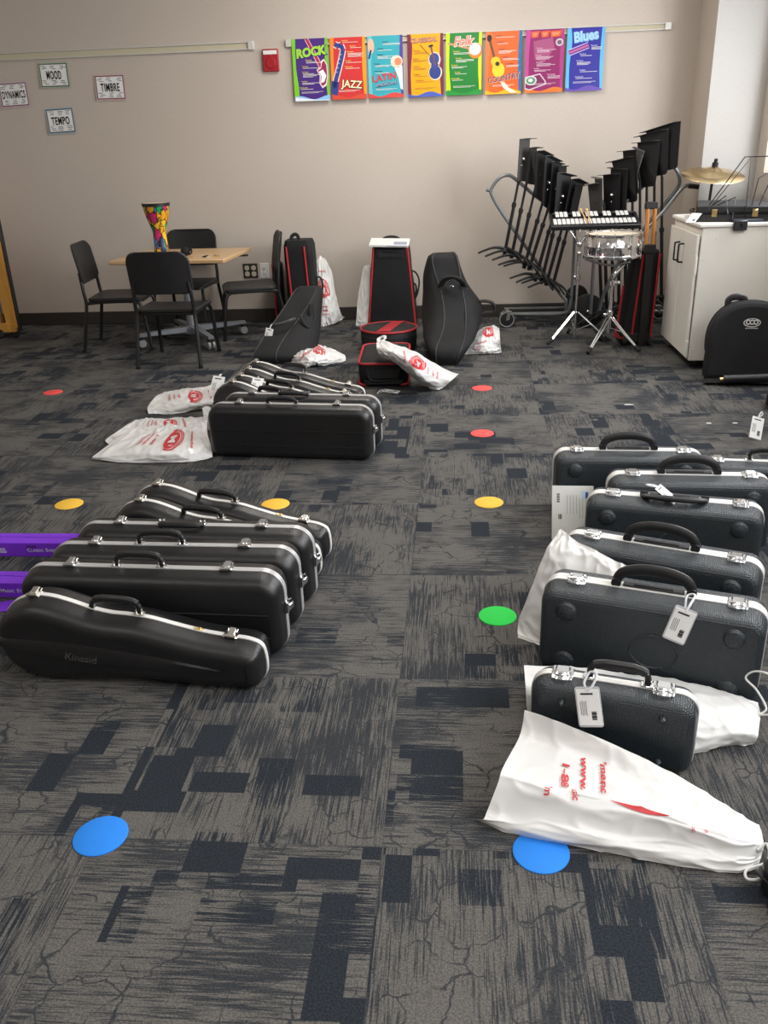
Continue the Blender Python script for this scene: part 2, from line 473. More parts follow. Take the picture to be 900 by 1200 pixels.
def handle_parts(root, x, z, slope, w, hgt, fold=0, y=0, grip_r=.0095, metal=None, name='handle'):
    metal = metal or M_chrome
    m = MB()
    s = w/2
    pts = [(-s, 0, .004), (-s, 0, hgt*.55), (-s+.010, 0, hgt*.88), (-s+.026, 0, hgt), (-s*.4, 0, hgt*1.06), (s*.4, 0, hgt*1.06), (s-.026, 0, hgt), (s-.010, 0, hgt*.88), (s, 0, hgt*.55), (s, 0, .004)]
    pts = catmull(pts, 4); k = len(pts)
    rad = [.0065+(.0035 if .2 < i/k < .8 else 0) for i in range(k)]
    m.tube(pts, rad, 10, flat=1.15)
    h = m.build(name, M_grip, root, (x, y, z), (R(fold), slope, 0))
    h.rotation_mode = 'YXZ'; h.rotation_euler = (R(fold), slope, 0)
    for sx in (-s, s):
        m = MB()
        m.box((sx, 0, .0015), (.030, .020, .003), ch=.001)
        for q in (-.007, .007): m.box((sx+q, 0, .008), (.003, .012, .014), ch=.001)
        m.cyl((sx-.009, 0, .009), (sx+.009, 0, .009), .0025, 6)
        m.build('handle_mount', metal, root, (x, y, z), (0, slope, 0))
    return h

def shell_steps(d0, d1, r, e=0.0, n=6):
    """from the seam (y=d0) out to the face (y=d1) with a rounded edge of radius r"""
    sg = -1 if d1 < d0 else 1
    st = [(d0, e)]
    for i in range(n+1):
        a = pi/2*i/n
        st.append((d1-sg*r+sg*r*sin(a), e+.004+r*(1-cos(a))))
    return st

def oblong_case(label, loc, rz, L=.755, H=.25, D=.14, fold=0, metal=None, group=None, hx=-.035):
    metal = metal or M_chrome
    t = thing('violin_case', label, 'instrument case', loc, rz, group)
    ol = rrect(L, H, (.045, .062, .062, .045), 8)
    m = MB(); slab(m, ol, shell_steps(-.011, -D/2, .030), cap0=False, cap1=True)
    for zz in (H*.56, H*.27):       # moulded ribs across the lid
        m.tube([(-L/2+.035, -D/2+.0005, zz), (L/2-.035, -D/2+.0005, zz)], .0032, 6)
    m.build('lid_shell', M_shell, t)
    m = MB(); slab(m, ol, list(reversed(shell_steps(.011, D/2, .030))), cap0=True, cap1=False)
    for zz in (H*.56, H*.27): m.tube([(-L/2+.035, D/2-.0005, zz), (L/2-.035, D/2-.0005, zz)], .0032, 6)
    m.build('base_shell', M_shell, t)
    m = MB(); slab(m, ol, [(-.0115, .006), (-.0105, -.0022), (-.0012, -.0022), (-.0008, -.0006), (.0008, -.0006), (.0012, -.0022), (.0105, -.0022), (.0115, .006)])
    m.build('valance', M_bandg, t, label='pale metal valance')
    for x in (-.245, .225):
        latch_mb().build('latch', metal, t, (x, 0, H+.002))
    latch_mb().build('latch', metal, t, (L/2+.002, 0, H*.55), (0, R(90), 0))
    handle_parts(t, hx, H+.002, 0, .135, .036, fold, 0, metal=metal)
    return t

VP = [(0, .150), (.010, .205), (.045, .255), (.10, .280), (.155, .279), (.21, .262), (.265, .240), (.32, .226), (.37, .222), (.43, .213), (.50, .192), (.58, .170), (.65, .158), (.705, .150), (.738, .132), (.748, .095), (.748, .040), (.735, .010), (.70, 0), (.60, .001), (.48, .010), (.38, .016), (.30, .010), (.22, .001), (.15, 0), (.085, .012), (.035, .045), (.008, .095)]
VP = [(x, z*.848) for x, z in VP]
_vol = list(reversed([V((p.x-.374, p.y)) for p in catmull([(x, z, 0) for x, z in VP], 5, closed=True)]))
def vtop(u):
    a = [(x, z) for x, z in VP[:15]]
    for (x0, z0), (x1, z1) in zip(a, a[1:]):
        if x0 <= u <= x1: return z0+(z1-z0)*(u-x0)/(x1-x0), math.atan2(z1-z0, x1-x0)
    return .13, 0
def shaped_case(label, loc, rz, D=.15, fold=0, name_plate=False, group=None):
    t = thing('violin_case', label, 'instrument case', loc, rz, group)
    ol = _vol
    m = MB(); slab(m, ol, shell_steps(-.008, -D/2, .034, n=7), cap0=False)
    # spindle-shaped moulded ridge along the lid
    rid = []
    for i in range(25):
        q = i/24; x = -.355+q*.64; zc = .128-.062*q; hw = .040*sin(pi*min(1, q*.9+.1))**.8*(1-.35*q)
        rid.append((x, zc, hw))
    rings = []
    for x, zc, hw in rid:
        rings.append([(x, -D/2+.004, zc-hw), (x, -D/2-.0045, zc-hw+.006), (x, -D/2-.0045, zc+hw*.35), (x, -D/2+.004, zc+hw)])
    m.loft(rings)
    m.build('lid_shell', M_shell, t)
    m = MB(); slab(m, ol, list(reversed(shell_steps(.008, D/2, .034, n=7))), cap1=False)
    m.build('base_shell', M_shell, t)
    m = MB(); slab(m, ol, [(-.0085, .006), (-.0075, -.0024), (.0075, -.0024), (.0085, .006)])
    m.build('valance', M_band, t, label='white valance')
    for u in (.105, .655):
        z, a = vtop(u)
        latch_mb().build('latch', M_nickel, t, (u-.374, 0, z+.001), (0, -a, 0))
    z, a = vtop(.565); m = MB(); m.box((0, 0, .002), (.026, .012, .004), ch=.001); m.ball((.004, 0, .004), .004, 6)
    m.build('lock', M_brass, t, (.565-.374, 0, z+.001), (0, -a, 0), label='small brass lock')
    z, a = vtop(.335)
    handle_parts(t, .335-.374, z+.004, -a*.7, .135, .036, fold, 0, metal=M_nickel)
    if name_plate:
        m = MB(); put_text(m, 'Kinssid', lambda a, b: (a-.125, -D/2-.0054, .080+b-.13*a), .032, 0, bold=.012, shear=.25)
        m.build('embossed_lettering', mat('lettering_highlight', (.075, .075, .075), .25), t)  # grey tone paints soft highlights onto the black embossing
    return t

# near left group, from the front
gl_ = 'violin cases standing on the carpet at left'
shaped_case('black violin-shaped case in front of the left row, white valance and silver latches', (-.891, 1.972, 0), R(-3.3), name_plate=True, group=gl_)
oblong_case('black oblong case directly behind the frontmost violin-shaped case at left', (-.876, 2.133, 0), R(-2.5), L=.776, group=gl_)
oblong_case('black oblong case in the middle of the three oblong cases at left, handle upright', (-.860, 2.282, 0), R(-1.8), L=.776, group=gl_)
oblong_case('black oblong case at left with its handle folded forward, third oblong from the front', (-.838, 2.43, 0), R(-2.9), L=.776, fold=72, group=gl_)
shaped_case('black violin-shaped case behind the left oblong cases, nearer of the two', (-.828, 2.618, 0), R(-9), D=.13, fold=25, group=gl_)
shaped_case('black violin-shaped case at the back of the left row, farthest from the viewer', (-.815, 2.765, 0), R(-9), D=.13, fold=25, group=gl_)
# mid group
gm_ = 'violin cases standing in the middle of the room'
oblong_case('black oblong case at the front of the middle group, beside two white bags', (-.772, 3.785, 0), R(-5.5), L=.785, fold=35, metal=M_chrome, group=gm_)
oblong_case('black oblong case second from the front in the middle group, handle folded down', (-.745, 3.948, 0), R(-6), L=.775, fold=70, group=gm_)
shaped_case('black violin-shaped case just behind the two oblong cases of the middle group', (-.90, 4.165, 0), R(-17), D=.13, fold=35, group=gm_)
shaped_case('black violin-shaped case second of the four shaped cases in the middle group', (-.885, 4.295, 0), R(-15.5), D=.13, fold=35, group=gm_)
shaped_case('black violin-shaped case third of the four shaped cases in the middle group', (-.872, 4.45, 0), R(-13), D=.13, fold=25, group=gm_)
shaped_case('black violin-shaped case at the back of the middle group, nearest the leaning bag', (-.866, 4.61, 0), R(-12.5), D=.13, fold=-30, group=gm_)

# right-hand group: textured shells with a broad white valance
def hard_case(label, loc, rz, L, H, D, dl=.45, band=.034, grip='arch', fold=0, lat=None, boss=.024, oval=True, hx=0, lean=0, group=None):
    t = thing('instrument_case', label, 'instrument case', loc, rz, group, rot=(lean, 0, rz))
    yb = -D/2+D*dl                     # front of the band
    ol = rrect(L, H, (.032, .045, .045, .032), 8)
    m = MB(); slab(m, ol, shell_steps(yb, -D/2, .024), cap0=False)
    if boss:
        for sx in (-1, 1):
            for zz in (H*.78, H*.17):
                for r, yy in ((boss, 0),):
                    m.lathe([(r*1.15, 0), (r, .004), (r*.9, .0075), (r*.6, .0105), (r*.25, .012), (.0005, .0122)], 24, 0,
                            Matrix.Translation((sx*(L/2-.075), -D/2, zz)) @ Matrix.Rotation(R(90), 4, 'X'))
    if oval:
        m.tube([(.02+.060*cos(2*pi*i/40), -D/2, H*.47+.048*sin(2*pi*i/40)) for i in range(40)], .0026, 6, closed=True)
    m.build('front_shell', M_abs, t)
    m = MB(); slab(m, ol, list(reversed(shell_steps(yb+band, D/2, .024))), cap1=False); m.build('back_shell', M_abs, t)
    m = MB(); slab(m, ol, [(yb-.001, .006), (yb, -.002), (yb+band*.5-.001, -.002), (yb+band*.5, -.0008), (yb+band*.5+.001, -.002), (yb+band, -.002), (yb+band+.001, .006)])
    m.build('valance', M_band, t, label='broad white metal valance')
    for lx in (lat or (-.195*L/.56, .205*L/.56)):
        la = square_latch_mb().build('latch', M_chrome, t, (lx, yb+.010, H+.001), (R(6), 0, 0)); la.scale = (1.12, 1.12, 1.12)
    yc = yb+band/2
    if grip == 'arch':
        m = MB(); s = .095
        pts = catmull([(-s, 0, .004), (-s+.004, 0, .022), (-s+.022, 0, .040), (-.03, 0, .052), (.03, 0, .052), (s-.022, 0, .040), (s-.004, 0, .022), (s, 0, .004)], 5); k = len(pts)
        m.tube(pts, [.0055+.0045*sin(pi*i/(k-1))**.5 for i in range(k)], 10, flat=1.6)
        for sx in (-s, s): m.cyl((sx, -.013, .008), (sx, .013, .008), .013, 14)
        m.build('handle', M_grip, t, (hx, yc, H+.002), (R(fold), 0, 0))
        m = MB(); m.box((0, 0, .003), (.155, .020, .006), ch=.002); m.box((0, 0, .007), (.10, .012, .004), ch=.001)
        m.build('handle_base', M_grip, t, (hx, yc, H+.002))
    else:
        handle_parts(t, hx, H+.003, 0, .128, .038, fold, yc)
    return t
gr_ = 'instrument cases standing in a row at right'
hard_case('small black case with a square carry handle, half covered by the large white bag', (.362, 1.678, 0), R(-14.5), .374, .195, .10, band=.020, grip='square', boss=.0075, oval=False, lat=(-.118, .108), hx=.008, group=gr_)
hard_case('large black case with dimpled corners and an oval ring, behind the small case', (.512, 2.013, 0), R(-18), .565, .25, .16, group=gr_)
hard_case('black case with raised arched handle between the large dimpled case and the tagged case', (.589, 2.284, 0), R(-22), .562, .25, .16, group=gr_)
hard_case('black case with handle folded down and a white tag lying on its top', (.708, 2.642, 0), R(-13.7), .554, .25, .16, fold=75, group=gr_)
hard_case('black case with arched handle running out at the right edge, behind the tagged case', (.809, 2.862, 0), R(-3.2), .552, .25, .16, group=gr_)
hard_case('black case farthest back in the right row, arched handle up, white booklet against it', (.647, 3.119, 0), R(-2.6), .55, .25, .16, group=gr_)
hard_case('low black case with a dark grip at the right edge behind the row', (1.185, 3.125, 0), R(-6), .50, .20, .13, grip='square', boss=0, oval=False, band=.02, hx=-.02, lat=(-.20, .20), group=gr_)
# ------------------------------------------------------------------ plastic bags (surface nets)
def cr1(a, b, c, d, t): return .5*((2*b)+(c-a)*t+(2*a-5*b+4*c-d)*t*t+(3*b-a-3*c+d)*t**3)
class Net:
    """smooth bag surface through a small net of 3-D points; rows run back->front (v), columns left->right (u)"""
    def __init__(s, rows, wr=.004, seed=0, fu=5, fv=3, floor=.0015):
        s.r = [[V(p) for p in row] for row in rows]; s.nr = len(rows); s.nc = len(rows[0])
        s.wr, s.seed, s.fu, s.fv, s.floor = wr, seed, fu, fv, floor
    def raw(s, u, v):
        x = min(max(u, 0), 1)*(s.nc-1); y = min(max(v, 0), 1)*(s.nr-1)
        i = min(int(x), s.nc-2); j = min(int(y), s.nr-2); tx, ty = x-i, y-j
        def row(k):
            q = s.r[min(max(k, 0), s.nr-1)]
            g = lambda n: q[min(max(n, 0), s.nc-1)]
            return cr1(g(i-1), g(i), g(i+1), g(i+2), tx)
        return cr1(row(j-1), row(j), row(j+1), row(j+2), ty)
    def nrm(s, u, v):
        e = .02
        n = (s.raw(u+e, v)-s.raw(u-e, v)).cross(s.raw(u, v-e)-s.raw(u, v+e))
        return n.normalized() if n.length > 1e-9 else V((0, 0, 1))
    def S(s, u, v, off=0.0):
        p = s.raw(u, v); n = s.nrm(u, v)
        a = noise.noise(V((u*s.fu+s.seed, v*s.fv, s.seed*1.7)))
        a2 = 1-abs(noise.noise(V((u*s.fu*1.3+v*2.2, v*s.fv*2.1-u*1.5, s.seed+9.1))))*2.2
        a3 = 1-abs(noise.noise(V((u*3+v*s.fv*2.0, u*s.fu*2.6-v*2, s.seed+3.7))))*2.4
        d = s.wr*(a*1.2+max(0, a2)**2*1.1+max(0, a3)**2*.9-.7)
        edge = min(1, min(u, 1-u)*8+.35, 1)
        p = p+n*(d*edge+off)
        if p.z < s.floor: p.z = s.floor+off*.3
        return p
    def mesh(s, mb, nu=70, nv=44, mi=0):
        vs = [s.S(i/nu, j/nv) for j in range(nv+1) for i in range(nu+1)]
        w = nu+1
        fs = [(j*w+i, (j+1)*w+i, (j+1)*w+i+1, j*w+i+1) for j in range(nv) for i in range(nu)]
        mb.add(vs, fs, mi)
    def text(s, out, st, c, eu, ev, size, mi, **k):
        mb = MB(); out.append(('printed_lettering', mb))
        put_text(mb, st, lambda a, b: s.S(c[0]+a*eu[0]+b*ev[0], c[1]+a*eu[1]+b*ev[1], .0040), size, mi, **k)
    def patch(s, mb, c, eu, ev, r0, r1, a0, a1, mi, n=30, k=4, sq=0, off=.0018):
        rings = []
        for q in range(k+1):
            r = r0+(r1-r0)*q/k; row = []
            for i in range(n+1):
                t = R(a0+(a1-a0)*i/n); x, y = r*cos(t), r*sin(t)
                if sq and y < 0: y *= sq; x = x*(1+.25*min(1, -y/r1 if r1 else 0))
                row.append(s.S(c[0]+x*eu[0]+y*ev[0], c[1]+x*eu[1]+y*ev[1], off))
            rings.append(row)
        mb.loft(rings, mi, cap=False, closed=False)
    def logo(s, out, c, eu, ev, mi=1, mw=0):
        mb = MB(); out.append(('printed_emblem', mb))
        s.patch(mb, c, eu, ev, 0, .84, 0, 360, mi, sq=.9)
        s.patch(mb, c, eu, ev, .64, .71, -10, 190, mw, k=1, off=.0030); s.patch(mb, c, eu, ev, .92, 1.06, -30, 210, mi, k=1)
        put_text(mb, 'M', lambda a, b: s.S(c[0]+a*eu[0]+(b-.36)*ev[0], c[1]+a*eu[1]+(b-.36)*ev[1], .0036), .86, mw, bold=.045)
def bag_thing(label, net, prints=None, loc=(0, 0, 0), group=None, nu=70, nv=44, name='plastic_bag'):
    t = thing(name, label, 'plastic bag', loc, 0, group)
    m = MB(); net.mesh(m, nu, nv)
    b = m.build('bag_body', M_bag, t, smooth=70); b.location = -V(loc)
    if prints:
        out = []; prints(net, out)
        for nm, m in out:
            p = m.build(nm, [M_bag, M_print], t, smooth=70, label='red '+nm.replace('_', ' ')); p.location = -V(loc)
    return t
gb_ = 'white drawstring bags with red print'

# the large bag lying at the lower right, its open side propped on the small case
n1 = Net([
 [at(615,832,.125), at(655,846,.125), at(705,866,.105), at(752,888,.085), at(800,912,.06), at(852,944,.035), at(890,966,.015)],
 [at(609,862,.078), at(650,876,.074), at(705,898,.066), at(760,920,.058), at(812,938,.050), at(862,962,.040), at(894,980,.022)],
 [at(590,898,.086), at(640,910,.086), at(700,926,.084), at(760,944,.080), at(815,962,.070), at(865,981,.052), at(895,988,.028)],
 [at(584,916,.078), at(634,926,.080), at(697,940,.080), at(758,956,.076), at(814,972,.066), at(865,988,.048), at(895,993,.026)],
 [at(571,950,.030), at(620,957,.036), at(690,970,.040), at(750,982,.038), at(812,992,.034), at(864,1003,.028), at(893,1001,.016)],
 [at(566,960,.022), at(612,969,.026), at(684,983,.028), at(746,996,.026), at(808,1006,.024), at(861,1014,.018), at(890,1010,.010)],
 [at(558,960,.003), at(605,978,.004), at(680,993,.004), at(745,1006,.004), at(806,1016,.004), at(860,1023,.004), at(889,1018,.004)]], wr=.0036, seed=2.3, fu=3.0, fv=2.4)
def pr1(n, out):
    for s_, c, sz in (("'menc", (.335, .245), 1.15), ('www.', (.272, .27), 1.15), ('usic', (.262, .46), 1.05), ("1-88", (.215, .31), 1.15), ("'m", (.178, .49), 1.15)):
        n.text(out, s_, c, (.008, .078), (.030, -.004), sz, 1, bold=.02)
    n.text(out, 'm', (.70, .47), (.002, .06), (.024, 0), 1.0, 1, bold=.02)
    n.text(out, 'oc.', (.655, .50), (.002, .06), (.024, 0), 1.0, 1, bold=.02)
    m = MB(); out.append(('printed_emblem', m)); rows = []          # the visible sliver of the emblem
    for k in (0, 1, 2, 3):
        rows.append([n.S(.375+.20*i/24, .405+.02*i/24+(k/3-.1)*.075*sin(pi*i/24), .0026) for i in range(25)])
    m.loft(rows, 1, cap=False, closed=False)
bg = bag_thing('large white plastic bag lying at lower right, half over the small black case', n1, pr1, (.33, 1.45, 0), nu=110, nv=70)
m = MB()
p0 = n1.S(.985, .62)
m.tube(catmull([p0+V((-.01, -.005, .01)), p0+V((.008, .0, .022)), p0+V((.0, -.035, .012)), p0+V((-.045, -.055, .008)), p0+V((-.05, -.075, .005)), p0+V((-.02, -.07, .006)), p0+V((.01, -.03, .014)), p0+V((.035, .0, .016))], 6), .0028, 8)
o = m.build('drawstring', M_bag, bg); o.location = -V((.33, 1.45, 0))

n2 = Net([
 [at(614,780,.105), at(660,782,.09), at(705,786,.07), at(765,794,.055), at(815,801,.055), at(858,812,.05), at(888,824,.035)],
 [at(616,806,.085), at(660,812,.085), at(705,818,.085), at(770,822,.085), at(820,826,.08), at(862,832,.065), at(891,840,.04)],
 [at(618,836,.02), at(660,850,.03), at(705,860,.04), at(770,862,.045), at(822,860,.045), at(862,858,.045), at(888,862,.03)],
 [at(619,840,.0), at(660,864,.0), at(705,880,.0), at(768,888,.0), at(816,884,.0), at(850,876,.0), at(884,872,.0)]], wr=.004, seed=5.1, fu=4, fv=2)
bg = bag_thing('white plastic bag lying between the small case and the large dimpled case', n2, None, (.45, 1.83, 0), nu=90)
m = MB(); p0 = n2.S(.98, .3)
m.tube(catmull([p0, p0+V((.02, .01, .012)), p0+V((.01, .06, .03)), p0+V((-.015, .075, .055)), p0+V((.0, .06, .085)), p0+V((.03, .03, .09)), p0+V((.05, -.01, .06)), p0+V((.025, -.02, .02)), p0], 6), .0026, 8)
o = m.build('drawstring', M_bag, bg); o.location = -V((.45, 1.83, 0))

n3 = Net([
 [at(657,620,.27), at(672,632,.268), at(700,646,.262), at(735,663,.255)],
 [at(640,645,.235), at(662,660,.225), at(696,676,.215), at(730,694,.21)],
 [at(622,690,.13), at(655,704,.13), at(692,718,.12), at(728,734,.115)],
 [at(608,728,.03), at(645,748,.03), at(684,764,.03), at(722,776,.03)],
 [at(607,748,.0), at(643,760,.0), at(682,776,.0), at(720,788,.0)]], wr=.005, seed=1.4, fu=3, fv=3)
bag_thing('white plastic bag propped upright behind the large dimpled case at right', n3, None, (.30, 2.16, 0), nu=60, nv=60)

# three bags on the carpet left of the middle cases
def pr_lay(n, m, c=(.57, .47), sx=1.0, sv=1.0):
    # print reads sideways: its baseline runs along v
    n.logo(m, c, (.006*sx, .20*sv), (.088*sx, -.01))
    n.text(m, 'menche', (c[0]+.17*sx, c[1]), (.01, .105), (.040*sx, 0), 1.0, 1, bold=.02)
    for k, s_ in enumerate(('1-88', 'www.', 'music')):
        n.text(m, s_, (c[0]-(.17+.047*k)*sx, c[1]), (.008, .085), (.032*sx, 0), 1.0, 1, bold=.015)
na1 = Net([
 [at(165,500,.04), at(185,498,.045), at(205,496,.045), at(228,497,.045), at(242,505,.03)],
 [at(150,505,.05), at(178,505,.06), at(205,504,.06), at(228,506,.058), at(244,512,.05)],
 [at(112,532,.025), at(150,528,.045), at(190,528,.055), at(225,526,.052), at(248,526,.03)],
 [at(108,538,.004), at(145,542,.004), at(190,542,.004), at(225,541,.004), at(249,536,.004)]], wr=.0045, seed=7.7)
bag_thing('white bag with red emblem in front at left of the middle cases, nearest the viewer', na1, lambda n, m: pr_lay(n, m, (.545, .50), 1.05, .82), (-1.42, 3.75, 0), gb_)
na2 = Net([
 [at(158,492,.035), at(180,490,.04), at(210,490,.04), at(245,488,.045)],
 [at(140,504,.045), at(175,499,.055), at(210,498,.055), at(243,496,.06)],
 [at(124,515,.015), at(170,512,.04), at(210,511,.045), at(243,508,.04)],
 [at(128,521,.004), at(172,522,.004), at(212,521,.004), at(244,518,.004)]], wr=.0045, seed=3.2)
bag_thing('white bag tucked behind the frontmost white bag at left of the middle cases', na2, lambda n, m: pr_lay(n, m, (.55, .25), .95, .8), (-1.48, 4.0, 0), gb_)
na3 = Net([
 [at(186,462,.03), at(210,456,.04), at(235,454,.045), at(262,449,.05), at(290,446,.05)],
 [at(180,467,.04), at(208,463,.055), at(236,461,.06), at(262,459,.06), at(290,458,.055)],
 [at(173,477,.02), at(206,473,.05), at(236,471,.05), at(262,470,.045), at(290,470,.04)],
 [at(174,485,.004), at(204,485,.004), at(236,480,.004), at(262,478,.004), at(290,478,.004)]], wr=.0045, seed=11.2)
bag_thing('white bag with red round emblem, rearmost of the three at left of the middle cases', na3, lambda n, m: pr_lay(n, m, (.425, .42), .95, 1.25), (-1.5, 4.55, 0), gb_)
# small bag in front of the slanted gig bag
nb = Net([
 [at(336,414,.02), at(352,405,.06), at(372,403,.07), at(386,408,.05), at(404,416,.01)],
 [at(337,418,.03), at(352,413,.075), at(370,411,.085), at(386,414,.055), at(405,418,.012)],
 [at(340,424,.01), at(354,423,.04), at(370,423,.045), at(386,422,.03), at(405,421,.006)],
 [at(342,427,.004), at(354,431,.004), at(370,429,.004), at(386,427,.004), at(405,423,.004)]], wr=.008, seed=4.4, fu=4, fv=3)
def pr_b(n, m):
    n.logo(m, (.56, .33), (.10, .03), (-.02, -.20)); n.text(m, 'menche', (.33, .42), (.07, -.10), (.03, .12), .9, 1, bold=.02)
bag_thing('crumpled white bag on the carpet in front of the slanted black gig bag', nb, pr_b, (-.98, 5.75, 0), gb_)
# bag beside the horn bag
nc_ = Net([
 [at(556,392,.10), at(566,384,.14), at(578,381,.15), at(585,384,.13)],
 [at(548,402,.06), at(562,396,.10), at(576,394,.11), at(586,397,.10)],
 [at(543,411,.015), at(560,409,.04), at(575,409,.04), at(587,408,.035)],
 [at(543,415,.004), at(560,415,.004), at(575,415,.004), at(588,413,.004)]], wr=.006, seed=6.1, fu=3, fv=3)
def pr_c(n, m):
    n.logo(m, (.55, .22), (.16, .02), (-.03, -.17))
    for k in range(3): n.text(m, ('menche', 'www.', '1-88')[k], (.42-.04*k, .50+.11*k), (.10, -.02), (.02, -.10), .8, 1, bold=.01)
bag_thing('white bag with red print on the carpet at the foot of the tall horn bag', nc_, pr_c, (.2, 5.9, 0), gb_)
# long bag lying diagonally across the low red-trimmed bag
nd = Net([
 [at(443,398,.25), at(455,401,.25), at(478,408,.22), at(505,424,.12), at(538,438,.03)],
 [at(441,404,.265), at(455,408,.27), at(478,418,.24), at(503,433,.13), at(530,445,.05)],
 [at(443,413,.235), at(456,417,.235), at(474,428,.19), at(498,444,.10), at(522,452,.02)],
 [at(444,417,.20), at(457,421,.20), at(474,434,.13), at(496,452,.03), at(514,457,.004)]], wr=.006, seed=8.8, fu=4, fv=2)
def pr_d(n, m):
    n.logo(m, (.62, .36), (.085, -.02), (.01, -.22)); n.text(m, 'menche', (.46, .36), (.012, .11), (.036, 0), 1, 1, bold=.02)
    for k in range(3): n.text(m, ('www.', '1-88', 'music')[k], (.74+.045*k, .40), (.012, .10), (.034, 0), .9, 1, bold=.01)
bd = bag_thing('long white bag lying diagonally from the low red-trimmed bag to the carpet', nd, pr_d, (-.2, 5.1, 0), gb_)
m = MB()
for k in (0, 1): m.tube(catmull([at(443,402,.26), at(445-2*k,397,.275), at(449+2*k,394,.29), at(451,397,.28), at(446,400,.265)], 4), .006, 6)
o = m.build('drawstring', M_bag, bd); o.location = -V((-.2, 5.1, 0))
# bag standing against the wall
ns = Net([
 [(-1.105, 6.99, .515), (-1.085, 7.0, .53), (-1.06, 7.0, .515), (-1.05, 7.01, .50)],
 [(-1.14, 6.96, .42), (-1.09, 6.94, .44), (-1.03, 6.95, .43), (-1.0, 6.99, .40)],
 [(-1.155, 6.93, .25), (-1.09, 6.88, .26), (-1.01, 6.88, .25), (-.97, 6.95, .22)],
 [(-1.145, 6.88, .10), (-1.08, 6.84, .10), (-1.0, 6.85, .10), (-.93, 6.93, .08)],
 [(-1.13, 6.87, .004), (-1.07, 6.83, .004), (-.985, 6.86, .02), (-.905, 6.96, .05)]], wr=.008, seed=2.9, fu=5, fv=2)
def pr_s(n, m):
    n.logo(m, (.45, .47), (.22, 0), (.0, -.105)); n.text(m, 'menche', (.45, .29), (.12, 0), (0, -.045), .8, 1, bold=.01)
    for k in range(3): n.text(m, ('www.', '1-88', 'music')[k], (.45, .66+.05*k), (.17, 0), (0, -.045), .8, 1, bold=.01)
bag_thing('white bag with red emblem standing against the wall beside the red-piped bag', ns, pr_s, (-1.05, 6.92, 0), gb_)
nt_ = Net([
 [(-.735, 6.93, .45), (-.70, 6.95, .46), (-.66, 6.95, .46)],
 [(-.78, 6.90, .25), (-.72, 6.88, .26), (-.66, 6.9, .26)],
 [(-.80, 6.84, .06), (-.73, 6.82, .06), (-.66, 6.84, .06)],
 [(-.805, 6.82, .004), (-.73, 6.80, .004), (-.66, 6.82, .004)]], wr=.006, seed=1.9, fu=3, fv=3)
bag_thing('plain white bag half hidden behind the tall red-piped bag', nt_, None, (-.73, 6.88, 0), nu=30, nv=40)

# ------------------------------------------------------------------ floor spots, tape, boxes, booklet, tags
for nm, c in (('blue', '#1f84e8'), ('green', '#1fd24a'), ('yellow', '#f3bf3f'), ('red', '#f0524f')):
    mat('spot_'+nm, c, .75, bump=('noise', 500, .4))
spots = [
 ('blue', -.763, 1.355, 'blue floor spot on the carpet at left, alone near the viewer'),
 ('blue', .174, 1.352, 'blue floor spot partly under the large white bag'),
 ('green', .126, 2.303, 'green floor spot beside the row of cases at right'),
 ('yellow', .130, 3.202, 'yellow floor spot right of the aisle, in line with the green spot'),
 ('yellow', -.741, 3.183, 'yellow floor spot just behind the left row of violin cases'),
 ('yellow', -1.619, 3.183, 'yellow floor spot far left behind the purple boxes'),
 ('red', .127, 4.087, 'red floor spot in the aisle right of the middle cases'),
 ('red', .149, 4.932, 'red floor spot farthest back in the aisle, near the diagonal white bag'),
 ('red', -2.479, 4.944, 'red floor spot at far left in front of the chairs')]
for c, x, y, lb in spots:
    m = MB(); r = .058
    m.lathe([(.0005, .0032), (r*.96, .0032), (r, .002), (r, 0)], 48)
    tag(m.build('floor_spot', MATS['spot_'+c], None, (x, y, 0)), lb, 'floor marker', 'coloured floor spots')
for (x, y, lb) in ((.93, 4.565, 'small white tape mark on the carpet right of the red aisle spot'), (1.262, 4.226, 'left one of two small white tape marks near the hanging tag'), (1.39, 4.226, 'right one of two small white tape marks near the hanging tag')):
    m = MB(); m.lathe([(.0004, .0012), (.011, .0012), (.012, 0)], 20, 0, Matrix.Diagonal((1.1 if x > 1 else 2.2, .45, 1, 1)))
    tag(m.build('tape_mark', M_paper, None, (x, y, 0)), lb, 'tape mark', 'white tape marks')

M_purple = mat('purple_carton', '#7d33d6', .45, var=.04); M_purpled = mat('purple_carton_side', '#6a22c0', .45)
def purple_box(label, loc, rz, tx):
    t = thing('cardboard_box', label, 'box', loc, rz, 'purple cartons')
    L, D, H = .62, .085, .055
    m = MB(); m.box((0, 0, H/2), (L, D, H), ch=.0015)
    m.box((L/2-.05, -.02, H+.0006), (.0012, .04, .0008), 1); m.box((L/2-.14, .006, H+.0006), (.18, .0012, .0008), 1); m.box((L/2-.045, .028, H+.0006), (.0012, .028, .0008), 1)
    m.box((.01, .01, H+.0006), (.16, .0012, .0008), 1)
    o = m.build('carton', [M_purple, M_purpled], t, smooth=0)
    m = MB()
    f = lambda cx, cz: (lambda a, b: (cx+a, -D/2-.0012, cz+b))
    put_text(m, 'Classic Sheet Music Stand', f(tx, .021), .0188, 0, align='LEFT', small_caps=True, bold=.012, spacing=1.12)
    put_text(m, 'On-Stage', f(tx-.112, .027), .015, 0, align='CENTER', shear=.2, bold=.02)
    m.box((tx-.112, -D/2-.0008, .022), (.066, .0008, .0022)); m.box((tx-.10, -D/2-.0008, .017), (.04, .0008, .0018))
    for i in range(5): m.box((tx+.003+.0075*i, -D/2-.0009, .041), (.0052, .0008, .0050), 1)
    m.build('lettering', [M_paper, M_ink], t, label='white lettering')
    return t
purple_box('purple carton with white lettering, the one farther from the viewer at left edge', (-1.66, 2.735, 0), R(0), .098)
